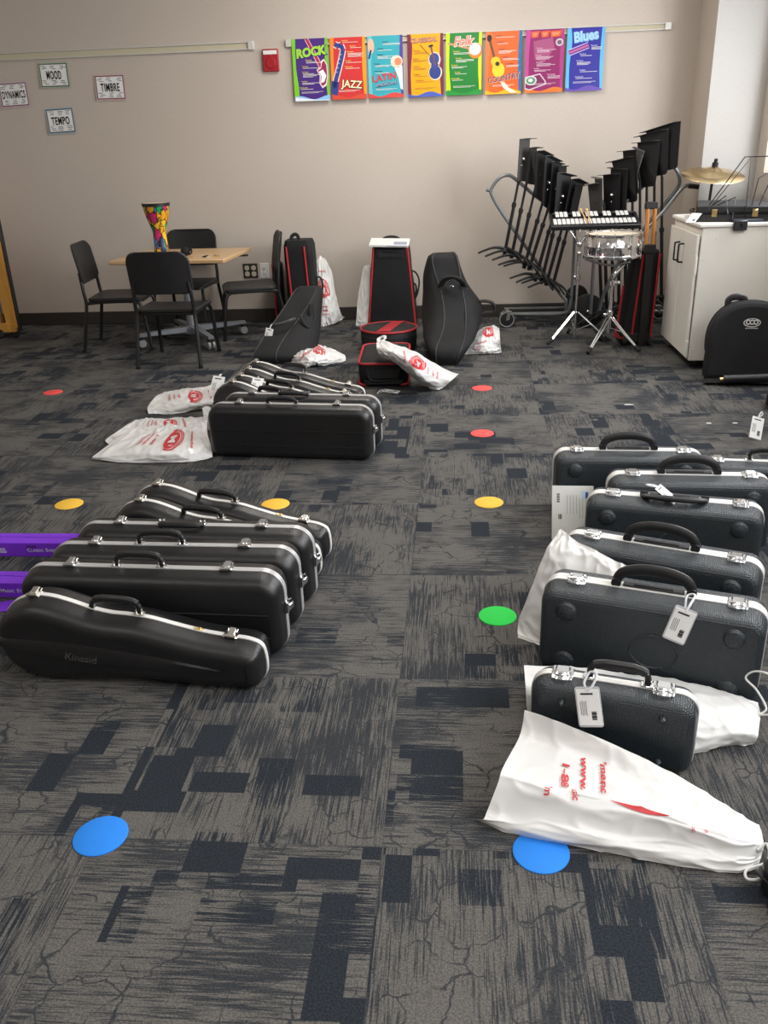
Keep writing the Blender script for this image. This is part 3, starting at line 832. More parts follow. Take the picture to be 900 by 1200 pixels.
purple_box('purple carton with white lettering, nearer one directly behind the shaped case', (-1.57, 2.43, 0), R(0), -.062)
m = MB(); m.box((0, 0, .0012), (.14, .07, .0016))
tag(m.build('purple_leaflet', M_purple, None, at(-2, 712), (0, 0, R(20)), smooth=0), 'purple leaflet on the carpet at the round end of the front violin case', 'leaflet')

# white booklet leaning on the rear case
t = thing('booklet', 'pale grey booklet leaning against the farthest case of the right row', 'booklet', (.420, 2.845, .003), R(-2), rot=(R(-33), 0, R(-2)))
m = MB(); m.box((0, 0, .10), (.150, .010, .20), ch=.001); m.build('cover', M_greypap, t, smooth=0)
m = MB()
for i in range(5): m.box((-.052+.0, -.0055, .168-.007*i), (.010, .0006, .004), 0)
for i in range(7): m.box((-.02+.011*i, -.0055, .13 if i < 4 else .115), (.0025, .0006, .07), 1)
m.box((.045, -.0056, .165), (.026, .0006, .03), 2); m.box((.05, -.006, .165), (.010, .0006, .022), 3)
for i in range(3): m.box((-.05+.0045*i, -.0055, .085), (.0028, .0006, .018), 0)
m.build('cover_print', [M_ink, mat('pale_grey_ink', (.36, .36, .35), .6), mat('pale_blue_print', '#a9c4d6', .5), mat('navy_print', '#27306e', .5)], t, smooth=0)

def luggage_tag(label, loc, rot, strap, sleeve=True, s=1.0, group='white name tags on the cases'):
    t = thing('luggage_tag', label, 'tag', loc, 0, group, rot=rot)
    w, h = .050*s, .084*s
    m = MB(); m.box((0, 0, -h/2), (w, .0016, h), ch=.0005)
    for i in range(8): m.box((w*.20, -.0011, -h*.62-.0026*s*i), (w*.22, .0005, (.0012+.0007*(i % 3))*s), 1)
    for i in range(4): m.box((-w*.12-.004*i*s, -.0011, -h*.52), (.0014*s, .0005, h*(.42-.05*(i % 2))), 2)
    m.box((-.002*s, -.0011, -h*.12), (w*.55, .0005, .004*s), 1)
    m.build('card', [M_tag, M_ink, M_inkgrey], t, smooth=0, label='white card with barcode')
    if sleeve:
        m = MB(); ol = rrect(w*1.12, h*1.13, .006*s, 4)
        slab(m, [V((p.x, p.y-h*1.06)) for p in ol], [(.0012, 0), (.0024, 0)])
        m.build('sleeve', M_sleeve, t, smooth=0)
    m = MB(); m.tube(catmull([(0, 0, -.002), *strap], 6), .003*s, 7); m.build('strap', M_clear, t)
    return t
M_tag = mat('tag_white', (.92, .92, .91), .5)
M_clear = mat('clear_vinyl', (.62, .63, .66), .15, trans=.0, alpha=1)
M_sleeve = mat('clear_sleeve', (.62, .63, .66), .12)
luggage_tag('white tag in a clear sleeve hanging from the handle of the small case', (.292, 1.630, .208), (R(-14), R(-12), R(-14)), [(-.006, .012, .012), (.006, .03, .03), (.022, .022, .026), (.012, .004, .006), (0, 0, -.002)])
luggage_tag('white tag hanging from the arched handle of the large dimpled case', (.566, 1.890, .264), (R(-10), R(15), R(-18)), [(.004, .012, .014), (.010, .05, .030), (-.006, .055, .020), (-.004, .02, .004), (0, 0, -.002)])
luggage_tag('white tag lying on top of the third case from the front in the right row', (.655, 2.655, .288), (R(-58), 0, R(58)), [(-.004, .006, .016), (-.018, .012, .03), (-.012, .004, .01), (0, 0, -.002)], sleeve=False)

luggage_tag('pale card hanging on the shaped cases at the left end of the middle group', at(257, 441, .25), (R(-35), R(6), R(-10)), [(0, .005, .008), (.004, .01, .014), (0, .006, .01), (0, 0, -.002)], sleeve=False, s=1.35)
luggage_tag('pale card lying across the handles of the shaped cases in the middle group', at(303, 443, .245), (R(-50), R(4), R(-8)), [(-.004, .005, .008), (-.010, .01, .014), (-.006, .006, .01), (0, 0, -.002)], sleeve=False, s=1.2)
nf_ = Net([[at(237,478,.12), at(242,476,.125), at(247,477,.12)], [at(239,490,.07), at(243,490,.07), at(247,490,.07)], [at(241,503,.01), at(244,504,.01), at(247,504,.01)]], wr=.002, seed=2.2, fu=2, fv=2)
bag_thing('narrow white bag flap sticking up at the left end of the front middle case', nf_, None, tuple(at(243, 500, 0)), nu=14, nv=24)
# ------------------------------------------------------------------ wall items
YW = 7.125
def poly_at(mb, pts, y, mi): mb.poly([(x, y, z) for x, z in pts], mi)
M_cork = mat('cream_cork_strip', (.55, .50, .36), .8, bump=('noise', 200, .4))
M_rail = mat('pale_rail_aluminium', (.66, .65, .62), .35, metal=.2)
def map_rail(label, x0, x1, zc, h, capL, capR):
    t = thing('map_rail', label, 'display rail', (x0, YW, zc), 0)
    L = x1-x0
    m = MB()
    for s in (-1, 1): m.box((L/2, -.010, s*(h/2-.004)), (L, .020, .008), ch=.002)
    m.box((L/2, -.003, 0), (L, .006, h-.01)); m.build('rail_frame', M_rail, t)
    m = MB(); m.box((L/2, -.007, 0), (L-.004, .004, h-.018)); m.build('cork_strip', M_cork, t, smooth=0)
    for c, x in ((capL, .018), (capR, L-.018)):
        if c:
            m = MB(); m.box((x, -.012, 0), (.044, .024, h+.004), ch=.003); m.ball((x, -.024, .004), .003, 6); m.build('end_cap', M_rail, t)
map_rail('long cream-filled display rail high on the wall at left', -4.55, -1.51, 2.038, .054, False, True)
map_rail('white display rail on the wall behind the row of music posters', -1.262, 1.518, 2.040, .044, True, True)

M_alarm = mat('fire_red_plastic', (.36, .012, .020), .4)
t = thing('alarm_box', 'red alarm box with a white strip on the wall between the two rails', 'wall alarm', (-1.385, YW, 1.934), R(0))
m = MB(); m.box((0, -.016, 0), (.118, .032, .150), ch=.005); m.build('wall_mounted_housing', M_alarm, t)
m = MB(); m.box((0, -.0335, .052), (.102, .002, .026)); m.build('label_strip', M_paper, t, smooth=0)
m = MB(); m.lathe([(.001, .006), (.034, .006), (.038, .003), (.040, 0)], 28, 0, Matrix.Translation((0, -.032, -.018)) @ Matrix.Rotation(R(90), 4, 'X')); m.box((0, -.034, .030), (.012, .004, .018), ch=.001); m.build('dial', M_alarm, t)
t = thing('outlet_plate', 'dark four-gang outlet plate with ivory sockets low on the wall', 'power outlet', (-1.69, YW, .411))
m = MB(); m.box((0, -.003, 0), (.122, .006, .118), ch=.002); m.build('plate', M_base, t)
for sx in (-1, 1):
    for sz in (-1, 1):
        m = MB(); m.lathe([(.0005, .004), (.018, .004), (.020, 0)], 20, 0, Matrix.Translation((sx*.028, -.006, sz*.024)) @ Matrix.Rotation(R(90), 4, 'X'))
        for q in (-.006, .006): m.box((sx*.028+q, -.0104, sz*.024+.003), (.002, .001, .008), 1)
        m.build('socket', [mat('ivory_plastic', (.60, .56, .44), .4), M_ink], t)
t = thing('outlet_plate', 'white single outlet plate beside the dark four-gang plate', 'power outlet', (-1.572, YW, .412))
m = MB(); m.box((0, -.003, 0), (.074, .006, .118), ch=.002); m.build('plate', M_paper, t)
for sz in (-1, 1):
    m = MB(); m.box((0, -.007, sz*.022), (.030, .004, .028), ch=.002)
    for q in (-.006, .006): m.box((q, -.0095, sz*.022), (.0022, .001, .009), 1)
    m.build('socket', [M_paper, M_ink], t)

# word cards
M_cardw = mat('card_white', (.86, .86, .85), .5)
def word_card(word, x, z, w, h, tilt, edge, inner, label):
    t = thing('word_sign', label, 'wall card', (x, YW-.004, z), 0, 'laminated word cards', rot=(0, R(tilt), 0))
    e = mat(edge[0], edge[1], .5); im = mat(inner[0], inner[1], .5)
    m = MB()
    def rect(a, b, y, mi):
        n = 12                                         # slight curl along the lower edge
        for i in range(n):
            x0, x1 = -a/2+a*i/n, -a/2+a*(i+1)/n
            cy = lambda xx, zz: y-.012*max(0, -zz/h+.1)*(.4+.6*abs(xx/w*2))
            m.add([(x0, cy(x0, -b/2), -b/2), (x1, cy(x1, -b/2), -b/2), (x1, cy(x1, b/2), b/2), (x0, cy(x0, b/2), b/2)], [(0, 1, 2, 3)], mi)
    rect(w, h, -.001, 0); rect(w*.93, h*.90, -.0022, 1); rect(w*.87, h*.82, -.0034, 2)
    m.build('card', [e, im, M_cardw], t, smooth=60)
    m = MB()
    tw, th = {'MOOD': (.116, .060), 'TIMBRE': (.148, .057), 'DYNAMICS': (.186, .054), 'TEMPO': (.146, .058)}[word]
    vs, fs = text_geo(word, 1, bold=.022, spacing=1.12)
    xa, xb = min(v.x for v in vs), max(v.x for v in vs); za, zb_ = min(v.y for v in vs), max(v.y for v in vs)
    m.add([((v.x-(xa+xb)/2)/(xb-xa)*tw, -.0075, (v.y-(za+zb_)/2)/(zb_-za)*th) for v in vs], fs, 0)
    random.seed(len(word)*7)
    for i, zz in enumerate((.36, .30, .245, -.22, -.285, -.35)):
        for k in range(3):
            m.box((-w*.30+w*.30*k+random.uniform(-.012, .012), -.0095 if zz < 0 else -.0048, h*zz+random.uniform(-.002, .002)), (random.uniform(.024, .042), .0006, .0042), 1)
    m.build('lettering', [M_ink, M_inkgrey], t, smooth=0)
word_card('DYNAMICS', -3.422, 1.778, .235, .178, -1.5, ('card_pink_edge', '#cdb7c0'), ('card_plum', '#7d3a5e'), 'word card reading DYNAMICS with plum border, leftmost on the wall')
word_card('MOOD', -3.076, 1.900, .235, .176, .5, ('card_green_edge', '#a8b5a0'), ('card_green', '#47604a'), 'word card reading MOOD with green border under the left rail')
word_card('TIMBRE', -2.648, 1.800, .238, .180, .5, ('card_rose_edge', '#cbb3b2'), ('card_maroon', '#7d3642'), 'word card reading TIMBRE with maroon border, right of the MOOD card')
word_card('TEMPO', -3.083, 1.582, .225, .185, -1.5, ('card_blue_edge', '#a3b1b8'), ('card_navy', '#34495c'), 'word card reading TEMPO with blue border, lowest of the four cards')

# music posters
def wavy(x, z0, z1, amp, ph, n=14): return [(x+amp*sin(ph+6.5*i/n)*(.6+.4*cos(3.1*i/n+ph)), z0+(z1-z0)*i/n) for i in range(n+1)]
def poster(label, x0, x1, zt, zb, base, left, right, bottom, deco, head='#f5d75a', body='#f2efe6', lines=None):
    w, h = x1-x0, zt-zb
    t = thing('music_poster', label, 'poster', (x0, YW-.024, zb), 0, 'music style posters')
    mats = [mat('poster_'+base[1:], base, .22), mat('poster_'+left[1:], left, .22), mat('poster_'+right[1:], right, .22), mat('poster_'+bottom[1:], bottom, .22), mat('poster_'+head[1:], head, .4), mat('poster_'+body[1:], body, .4)]
    ix = {}
    def M_(c):
        if c not in ix: ix[c] = len(mats); mats.append(mat('poster_'+c[1:], c, .25))
        return ix[c]
    m = MB(); bow = lambda z: -.010*(1-z/h)
    N = 10
    rows = [[(0, bow(h*i/N), h*i/N), (w, bow(h*i/N), h*i/N)] for i in range(N+1)]
    m.loft(rows, 0, cap=False, closed=False)
    L = [0]
    def flat(pts, mi, lay):
        # triangulated ribbon-safe polygon hugging the sheet
        m.poly([(min(max(x, 0), w), bow(z)-.0005*lay, min(max(z, 0), h)) for x, z in pts], mi)
    def side(xe, amp, ph, mi, lay=1):
        pts = wavy(xe, 0, h, amp, ph)
        for (xa, za), (xb, zb_) in zip(pts, pts[1:]):
            e = 0 if xe < w/2 else w
            flat([(e, za), (xa, za), (xb, zb_), (e, zb_)], mi, lay)
    side(w*.10, w*.045, deco.get('pl', .3), 1); side(w*.91, w*.035, deco.get('pr', 1.2), 2)
    pts = [(w*i/14, h*(.055+.03*sin(i*.55+deco.get('pl', 0)))) for i in range(15)]
    for (xa, za), (xb, zb_) in zip(pts, pts[1:]): flat([(xa, 0), (xb, 0), (xb, zb_), (xa, za)], 3, 2)
    X = lambda fx: fx*w; Z = lambda fz: (1-fz)*h
    def shape(pts, col, lay): flat([(X(a), Z(b)) for a, b in pts], M_(col), lay)
    def stroke(pts, wd, col, lay):
        pts = [(X(a), Z(b)) for a, b in pts]
        for (xa, za), (xb, zb_) in zip(pts, pts[1:]):
            d = V((xb-xa, zb_-za)); d.normalize(); n = V((-d.y, d.x))*wd*w/2
            flat([(xa+n.x, za+n.y), (xa-n.x, za-n.y), (xb-n.x, zb_-n.y), (xb+n.x, zb_+n.y)], M_(col), lay)
    def disc(cx, cy, rx, ry, col, lay, rot=0):
        shape([(cx+rx*cos(a)*cos(rot)-ry*sin(a)*sin(rot)*h/w, cy+(rx*cos(a)*sin(rot)*w/h+ry*sin(a)*cos(rot))) for a in [2*pi*i/24 for i in range(24)]], col, lay)
    def title(s, cx, cz, size, col, lay=8, rot=0, sx=1, outline=None, **k):
        c, q = cos(R(rot)), sin(R(rot))
        if outline:
            put_text(m, s, lambda a, b: (X(cx)+(a*sx*c-b*q)+.0015, bow(Z(cz))-.0005*(lay-1), Z(cz)+(a*sx*q+b*c)-.0015), size, M_(outline), **{**k, 'bold': k.get('bold', 0)+.045})
        put_text(m, s, lambda a, b: (X(cx)+(a*sx*c-b*q), bow(Z(cz))-.0005*lay, Z(cz)+(a*sx*q+b*c)), size, M_(col), **k)
    heads = ['The Sound', 'The Roots', 'The Players', 'The Music', 'The Essentials']
    random.seed(int(x0*100)+500)
    for s_, (fx, fz, nl) in zip(heads, lines or []):
        put_text(m, s_, lambda a, b: (X(fx)+a, bow(Z(fz))-.003, Z(fz)+b), .0105, 4, align='LEFT', bold=.02)
        for k in range(nl):
            ln = random.uniform(.28, .52)*w; ln = min(ln, X(.93)-X(fx+.02)); zz = Z(fz+.022+.017*k)
            flat([(X(fx+.02), zz), (X(fx+.02)+ln, zz), (X(fx+.02)+ln, zz+.0026), (X(fx+.02), zz+.0026)], 5, 6)
    for k in range(2):
        zz = Z(.855+.017*k); flat([(X(.2), zz), (X(.82-.12*k), zz), (X(.82-.12*k), zz+.002), (X(.2), zz+.002)], 5, 6)
    deco['fn'](shape, stroke, disc, title, w, h)
    m.build('hanging_sheet', mats, t, smooth=0)

def d_rock(shape, stroke, disc, title, w, h):
    stroke([(.42, .0), (.80, .47)], .12, '#e9b6c4', 3); stroke([(.42, .0), (.80, .47)], .075, '#b3304e', 4)
    shape([(.66, .50), (.78, .46), (.80, .36), (.88, .33), (.96, .42), (.97, .62), (.92, .76), (.80, .80), (.72, .72), (.74, .60)], '#f0dfe6', 4)
    shape([(.69, .51), (.79, .48), (.82, .39), (.88, .36), (.94, .43), (.95, .61), (.90, .73), (.80, .77), (.75, .71), (.77, .60)], '#a02a5e', 5)
    shape([(.72, .53), (.84, .50), (.93, .60), (.86, .70), (.76, .72), (.79, .61)], '#eef2f2', 6)
    title('ROCK', .52, .275, .078, '#a9dc4c', 9, 6, 1.0, '#3f2a70', bold=.055, shear=.1)
    shape([(.02, .93), (.3, .96), (.6, .985), (.98, .99), (.98, 1), (.02, 1)], '#eef3fa', 4)
poster('poster titled ROCK, purple with an electric guitar', -1.220, -.952, 2.065, 1.650, '#4a2a80', '#7fd02a', '#7cc332', '#8fc4ee', {'fn': d_rock, 'pl': .4}, lines=[(.36, .35, 2), (.26, .45, 1), (.25, .54, 4), (.22, .69, 2), (.16, .79, 1)])
def d_jazz(shape, stroke, disc, title, w, h):
    for wd, col, ly in ((.17, '#f2d9cf', 3), (.115, '#34458f', 4)):
        stroke([(.14, .10), (.22, .135), (.32, .12), (.37, .20), (.32, .32), (.24, .48), (.14, .66), (.07, .80)], wd, col, ly)
    stroke([(.12, .70), (.05, .92)], .22, '#34458f', 4)
    for k in range(5): disc(.31-.035*k, .27+.07*k, .022, .010, '#8fb6de', 5)
    title('JAZZ', .58, .81, .068, '#fff3c4', 9, -6, 1.0, '#3a1d2e', bold=.02)
poster('poster titled JAZZ, red with a blue saxophone', -.936, -.674, 2.062, 1.651, '#d23a3c', '#ee8a2c', '#f2a021', '#d8503c', {'fn': d_jazz, 'pl': 1.1}, lines=[(.34, .06, 1), (.56, .15, 1), (.48, .24, 4), (.42, .385, 1), (.40, .48, 1)])
def d_latin(shape, stroke, disc, title, w, h):
    disc(.82, .42, .17, .10, '#f4d6c3', 3); disc(.86, .42, .10, .06, '#e48a66', 4); disc(.10, .16, .09, .12, '#eab89c', 3); stroke([(.10, .22), (.03, .36)], .05, '#2c3f78', 4)
    shape([(.76, .52), (.98, .48), (.99, .88), (.92, .86), (.86, .68)], '#dfeef0', 3)
    title('LATIN', .47, .715, .062, '#d8434f', 9, 7, 1.05, None, bold=.025)
    title('AMERICAN', .50, .80, .030, '#9fb4c6', 9, 7, 1.05, '#44507a', bold=.01)
poster('poster titled LATIN, turquoise with a red lower edge', -.657, -.398, 2.062, 1.651, '#3fa9b8', '#6bc3cc', '#5b459c', '#d8504c', {'fn': d_latin, 'pl': 2.1}, head='#24323c', lines=[(.42, .11, 2), (.28, .215, 1), (.26, .31, 3), (.18, .455, 2), (.18, .575, 1)])
def d_class(shape, stroke, disc, title, w, h):
    disc(.76, .41, .17, .12, '#e8ddc4', 3); disc(.78, .61, .19, .13, '#e8ddc4', 3)
    disc(.75, .40, .14, .095, '#3b4a92', 4); disc(.77, .61, .165, .11, '#334488', 4); disc(.76, .50, .10, .05, '#3b4a92', 5)
    stroke([(.66, .19), (.77, .50)], .045, '#7c4a58', 6); stroke([(.60, .20), (.72, .185)], .05, '#2f2438', 7)
    stroke([(.36, .17), (.97, .56)], .013, '#5c4a2a', 8)
    title('CLASSICAL', .46, .125, .040, '#d9a08c', 9, 2, .98, '#8d4c58', bold=.01)
poster('poster titled CLASSICAL, yellow with a blue violin and bow', -.364, -.102, 2.061, 1.647, '#e9a91d', '#7c2f45', '#7c2f4a', '#4f66bd', {'fn': d_class, 'pl': 3.0}, head='#a3341e', body='#a8763a', lines=[(.17, .27, 2), (.14, .395, 2), (.16, .52, 2), (.17, .645, 1), (.22, .74, 1)])
def d_folk(shape, stroke, disc, title, w, h):
    stroke([(.05, .16), (.70, .26)], .05, '#c89a70', 3)
    disc(.82, .29, .20, .125, '#e0852c', 4); disc(.81, .265, .165, .10, '#cfd8d8', 5); disc(.80, .255, .135, .08, '#eef2f0', 6)
    title('Folk', .47, .20, .082, '#ef8f80', 9, 2, .95, '#f3e6da', bold=.03, shear=.25)
poster('poster titled Folk, green with a banjo', -.081, .180, 2.057, 1.648, '#1f7f33', '#c5dd1c', '#cfe01e', '#2d9440', {'fn': d_folk, 'pl': .9}, lines=[(.20, .30, 2), (.26, .41, 3), (.14, .52, 2), (.24, .635, 1), (.15, .735, 1)])
def d_country(shape, stroke, disc, title, w, h):
    stroke([(.10, .11), (.27, .46)], .065, '#6b4c40', 4); disc(.10, .10, .065, .055, '#2a1c20', 5)
    disc(.28, .47, .13, .075, '#e6c52c', 5); disc(.36, .61, .17, .12, '#ecd034', 5); disc(.31, .53, .12, .07, '#e6c52c', 6); disc(.33, .51, .06, .035, '#3a2a20', 7)
    title('COUNTRY', .52, .78, .051, '#5a2f6a', 9, 8, .95, '#f0bf9a', bold=.01)
    shape([(.42, .80), (.52, .80), (.66, .90), (.90, .985), (.70, .985), (.50, .90)], '#f6e3d2', 8)
poster('poster titled COUNTRY, orange with an acoustic guitar', .208, .470, 2.054, 1.645, '#e2672a', '#e47a34', '#2d6fb0', '#f2b52c', {'fn': d_country, 'pl': 2.6}, head='#6d2a3a', lines=[(.26, .075, 1), (.30, .175, 1), (.34, .29, 3), (.46, .415, 2), (.55, .525, 2)])
def d_mag(shape, stroke, disc, title, w, h):
    for k, (a, b) in enumerate(((.12, .36), (.38, .62), (.62, .94))):
        shape([(a, .03), (b, .02), (b-.04, .12), (a+.03, .13)], '#dd5b3f', 4); shape([(a+.05, .05), (b-.06, .045), (b-.09, .10), (a+.07, .105)], '#ee8a62', 5)
    shape([(.0, .74), (.40, .69), (.56, .82), (.56, .87), (.12, .96), (.0, .93)], '#d9c2cf', 4); shape([(.02, .755), (.39, .71), (.53, .825), (.53, .855), (.12, .94), (.02, .915)], '#7d2a5c', 5)
    disc(.16, .80, .155, .075, '#cfd8cc', 6); disc(.16, .80, .12, .055, '#5f8f78', 7); disc(.15, .795, .06, .03, '#dfe6d8', 8)
    disc(.88, .21, .10, .06, '#c9c4cc', 5); disc(.88, .21, .06, .035, '#7b5570', 6)
    shape([(.20, .18), (.70, .13), (.76, .30), (.50, .52), (.24, .46)], '#a8557f', 2)
poster('magenta poster with a red-orange heading and a record player at its foot', .497, .771, 2.054, 1.644, '#8f2b66', '#c04a98', '#b03e86', '#ea7a34', {'fn': d_mag, 'pl': 1.7}, head='#e6b8cc', body='#e6cfdb', lines=[(.28, .30, 3), (.26, .41, 3), (.28, .52, 3), (.22, .62, 2), (.58, .72, 3)])
def d_blues(shape, stroke, disc, title, w, h):
    for wd, col, ly in ((.155, '#d8c8e4', 3), (.12, '#5a3a9c', 4), (.05, '#c9648e', 5)):
        stroke([(.06, .385), (.58, .275)], wd, col, ly)
    title('Blues', .51, .195, .088, '#a8d4f4', 9, 7, .92, '#7fb2e6', bold=.03)
poster('poster titled Blues, dark blue with a harmonica, rightmost of the row', .793, 1.058, 2.053, 1.645, '#33309a', '#62b7ea', '#5fb6e8', '#6a50b0', {'fn': d_blues, 'pl': 2.9}, head='#cfd2f2', lines=[(.64, .29, 3), (.35, .42, 1), (.27, .525, 3), (.36, .675, 1), (.25, .78, 1)])

# ------------------------------------------------------------------ table and chairs
chair0 = thing('student_chair', 'x', 'chair', (0, 0, 0), 0, 'black school chairs at the table')
m = MB()
ol = rrect(.425, .40, .05, 6)
rings = []
def seat_z(y, x): return .365+.006*((x/.21)**2)-(.022*max(0, (y-.13)/.09)**2)
for dz, ins in ((-.012, .006), (-.006, 0), (.006, 0), (.012, .006)):
    rings.append([(p.x, p.y-.19, seat_z(p.y-.19, p.x)+dz) for p in inset(ol, ins)])
o_ = len(m.v); m.loft(rings, cap=False); n_ = len(ol)
# dished top and underside as fans
for k, rv in ((3, False), (0, True)):
    c_ = len(m.v); z_ = .365+(.010 if k else -.012); m.v.append(V((0, .0, z_)))
    for i in range(n_):
        f_ = [o_+k*n_+i, o_+k*n_+(i+1) % n_, c_]
        m.f.append(f_[::-1] if rv else f_); m.m.append(0)
m.build('seat', M_chair, chair0)
m = MB(); ol = rrect(.42, .275, (.05, .075, .075, .05), 8)
rings = []
bk = lambda x, z: -.215-.16*(z-.13)-(.030*(1-(x/.21)**2))
for dy, ins in ((-.008, .007), (-.003, 0), (.003, 0), (.008, .007)):
    rings.append([(p.x, bk(p.x, p.y)+dy, .480+p.y) for p in inset(ol, ins)])
m.loft(rings, cap=False); n_ = len(ol); o_ = 0
for k, rv in ((0, False), (3, True)):              # front and back skins as vertical strips
    idx = sorted(range(n_), key=lambda i: (round(ol[i].x, 4), ol[i].y))
    cols = {}
    for i in range(n_): cols.setdefault(round(ol[i].x, 4), []).append(i)
    xs = sorted(cols)
    # pair lower/upper points column by column
    prs = []
    for x in xs:
        c = sorted(cols[x], key=lambda i: ol[i].y)
        prs.append((c[0], c[-1]))
    lo = sorted([i for i in range(n_) if ol[i].y < .14], key=lambda i: (ol[i].x, 0))
    hi = sorted([i for i in range(n_) if ol[i].y >= .14], key=lambda i: (ol[i].x, 0))
    j = 0
    G = 12
    def edge(lst, x):
        for a, b in zip(lst, lst[1:]):
            if ol[a].x <= x <= ol[b].x and ol[b].x > ol[a].x: 
                q = (x-ol[a].x)/(ol[b].x-ol[a].x); return ol[a].y+q*(ol[b].y-ol[a].y)
        return .14
    dy = -.008 if k == 0 else .008
    grid = []
    for i in range(G+1):
        x = (-.2+.4*i/G)
        y0, y1 = edge(lo, x)+.007, edge(hi, x)-.007
        grid.append([(x, bk(x, y0+(y1-y0)*t/6)+dy, .480+y0+(y1-y0)*t/6) for t in range(7)])
    m.loft(grid, 0, cap=False, closed=False)
m.build('backrest', M_chair, chair0, smooth=45)
for s in (-1, 1):
    m = MB(); m.tube(catmull([(s*.215, -.262, .004), (s*.205, -.225, .20), (s*.196, -.20, .34), (s*.196, -.205, .42), (s*.190, -.212, .50), (s*.182, -.219, .56)], 5), .0125, 10)
    m.cyl((s*.215, -.262, 0), (s*.215, -.262, .022), .015, 10); m.build('leg', M_chairfr, chair0)
    m = MB(); m.tube(catmull([(s*.212, .235, .004), (s*.205, .215, .16), (s*.197, .195, .30), (s*.19, .165, .345), (s*.19, .10, .352), (s*.19, -.10, .352), (s*.196, -.20, .345)], 5), .0125, 10)
    m.cyl((s*.212, .235, 0), (s*.212, .235, .022), .015, 10); m.build('leg', M_chairfr, chair0)
m = MB()
for y in (.12, -.17): m.cyl((-.19, y, .346), (.19, y, .346), .010, 8)
m.build('seat_frame', M_chairfr, chair0)
chair0['label'] = 'black chair in front of the table with its back to the viewer'
chair0.location = (-1.92, 5.775, 0); chair0.rotation_euler = (0, 0, R(0))
dup(chair0, (-2.49, 6.29, 0), R(-84), 'black chair at the left side of the table, seen from its side')
dup(chair0, (-2.15, 6.83, 0), R(177), 'black chair behind the table facing the viewer')
dup(chair0, (-1.585, 6.62, 0), R(106), 'black chair right of the table facing left, its thin back edge-on near the black bags')

t = thing('table', 'square table with pale birch top on a grey wheeled pedestal', 'table', (-2.005, 6.40, 0), R(-3))
M_birch = NT('birch_laminate')
tc = M_birch.n('ShaderNodeTexCoord'); mp = M_birch.n('ShaderNodeMapping'); mp.inputs['Scale'].default_value = (1.5, 22, 22)
M_birch.t.links.new(tc.outputs['Object'], mp.inputs['Vector'])
gr_n = M_birch.noise(mp.outputs['Vector'], 2.2, 4, .6)
M_birch.t.links.new(M_birch.mix(M_birch.sstep(gr_n, .3, .7), (.52, .33, .16, 1), (.64, .43, .23, 1)), M_birch.b.inputs['Base Color'])
M_birch.b.inputs['Roughness'].default_value = .32; M_birch = M_birch.m
m = MB(); m.box((0, -.03, .628), (.84, .70, .026), ch=.004); m.build('tabletop', M_birch, t)
m = MB(); m.cyl((0, 0, .09), (0, 0, .60), .042, 24, r2=.034); m.lathe([(.001, .06), (.065, .06), (.065, .10), (.045, .125)], 24); m.box((0, 0, .607), (.30, .30, .012)); m.build('column', M_alarm if False else M_alum, t)
for k in range(4):
    a = R(37+90*k); c = V((cos(a), sin(a), 0)); sd = V((-sin(a), cos(a), 0))
    m = MB(); m.loft([[c*q+sd*s_*w_+V((0, 0, z_)) for s_, z_ in ((-1, zl), (1, zl), (1, zh), (-1, zh))] for q, w_, zl, zh in ((.03, .03, .072, .115), (.25, .024, .078, .108), (.42, .020, .080, .10))])
    leg = m.build('leg', M_alum, t, label='grey splayed foot')
    m = MB()
    for s_ in (-1, 1): m.lathe([(.001, -.010), (.026, -.010), (.030, -.006), (.030, .006), (.026, .010), (.001, .010)], 20, 0, Matrix.Translation(c*.40+sd*s_*.016+V((0, 0, .031))) @ Matrix.Rotation(a, 4, 'Z') @ Matrix.Rotation(R(90), 4, 'X'))
    m.box(c*.40+V((0, 0, .058)), (.03, .05, .04), 1, rot=Matrix.Rotation(a, 3, 'Z'), ch=.006)
    m.build('caster', [M_grey, M_rubber], leg)
m = MB(); m.box((.36, .13, .606), (.17, .03, .012)); m.build('lock_lever', M_base, t)

# goblet drum with a many-coloured shell
Nd = NT('multicolour_drum_pattern')
tc = Nd.n('ShaderNodeTexCoord'); mp = Nd.n('ShaderNodeMapping'); mp.inputs['Scale'].default_value = (30, 30, 15)
Nd.t.links.new(tc.outputs['Object'], mp.inputs['Vector'])
wn = Nd.n('ShaderNodeTexNoise'); wn.inputs['Scale'].default_value = 1.4; Nd.t.links.new(mp.outputs['Vector'], wn.inputs['Vector'])
vm = Nd.n('ShaderNodeVectorMath', operation='MULTIPLY_ADD'); Nd.t.links.new(wn.outputs['Color'], vm.inputs[0]); vm.inputs[1].default_value = (1.1, 1.1, 1.1); Nd.t.links.new(mp.outputs['Vector'], vm.inputs[2])
vo = Nd.n('ShaderNodeTexVoronoi'); vo.inputs['Scale'].default_value = .85; Nd.t.links.new(vm.outputs[0], vo.inputs['Vector'])
vc = Nd.n('ShaderNodeSeparateColor'); Nd.t.links.new(vo.outputs['Color'], vc.inputs[0])
cr_ = Nd.n('ShaderNodeValToRGB'); cr_.color_ramp.interpolation = 'CONSTANT'
cols = [(0, '#1b2a55'), (.12, '#e8a51e'), (.28, '#c4316e'), (.40, '#1f9a5a'), (.52, '#e86a1e'), (.64, '#5a86c8'), (.76, '#f0c22a'), (.88, '#2f7f8a')]
e = cr_.color_ramp.elements
while len(e) < len(cols): e.new(.5)
for el, (p, c) in zip(e, cols): el.position = p; el.color = lin(c)
Nd.t.links.new(vc.outputs[0], cr_.inputs[0])
ve = Nd.n('ShaderNodeTexVoronoi', feature='DISTANCE_TO_EDGE'); ve.inputs['Scale'].default_value = .85; Nd.t.links.new(vm.outputs[0], ve.inputs['Vector'])
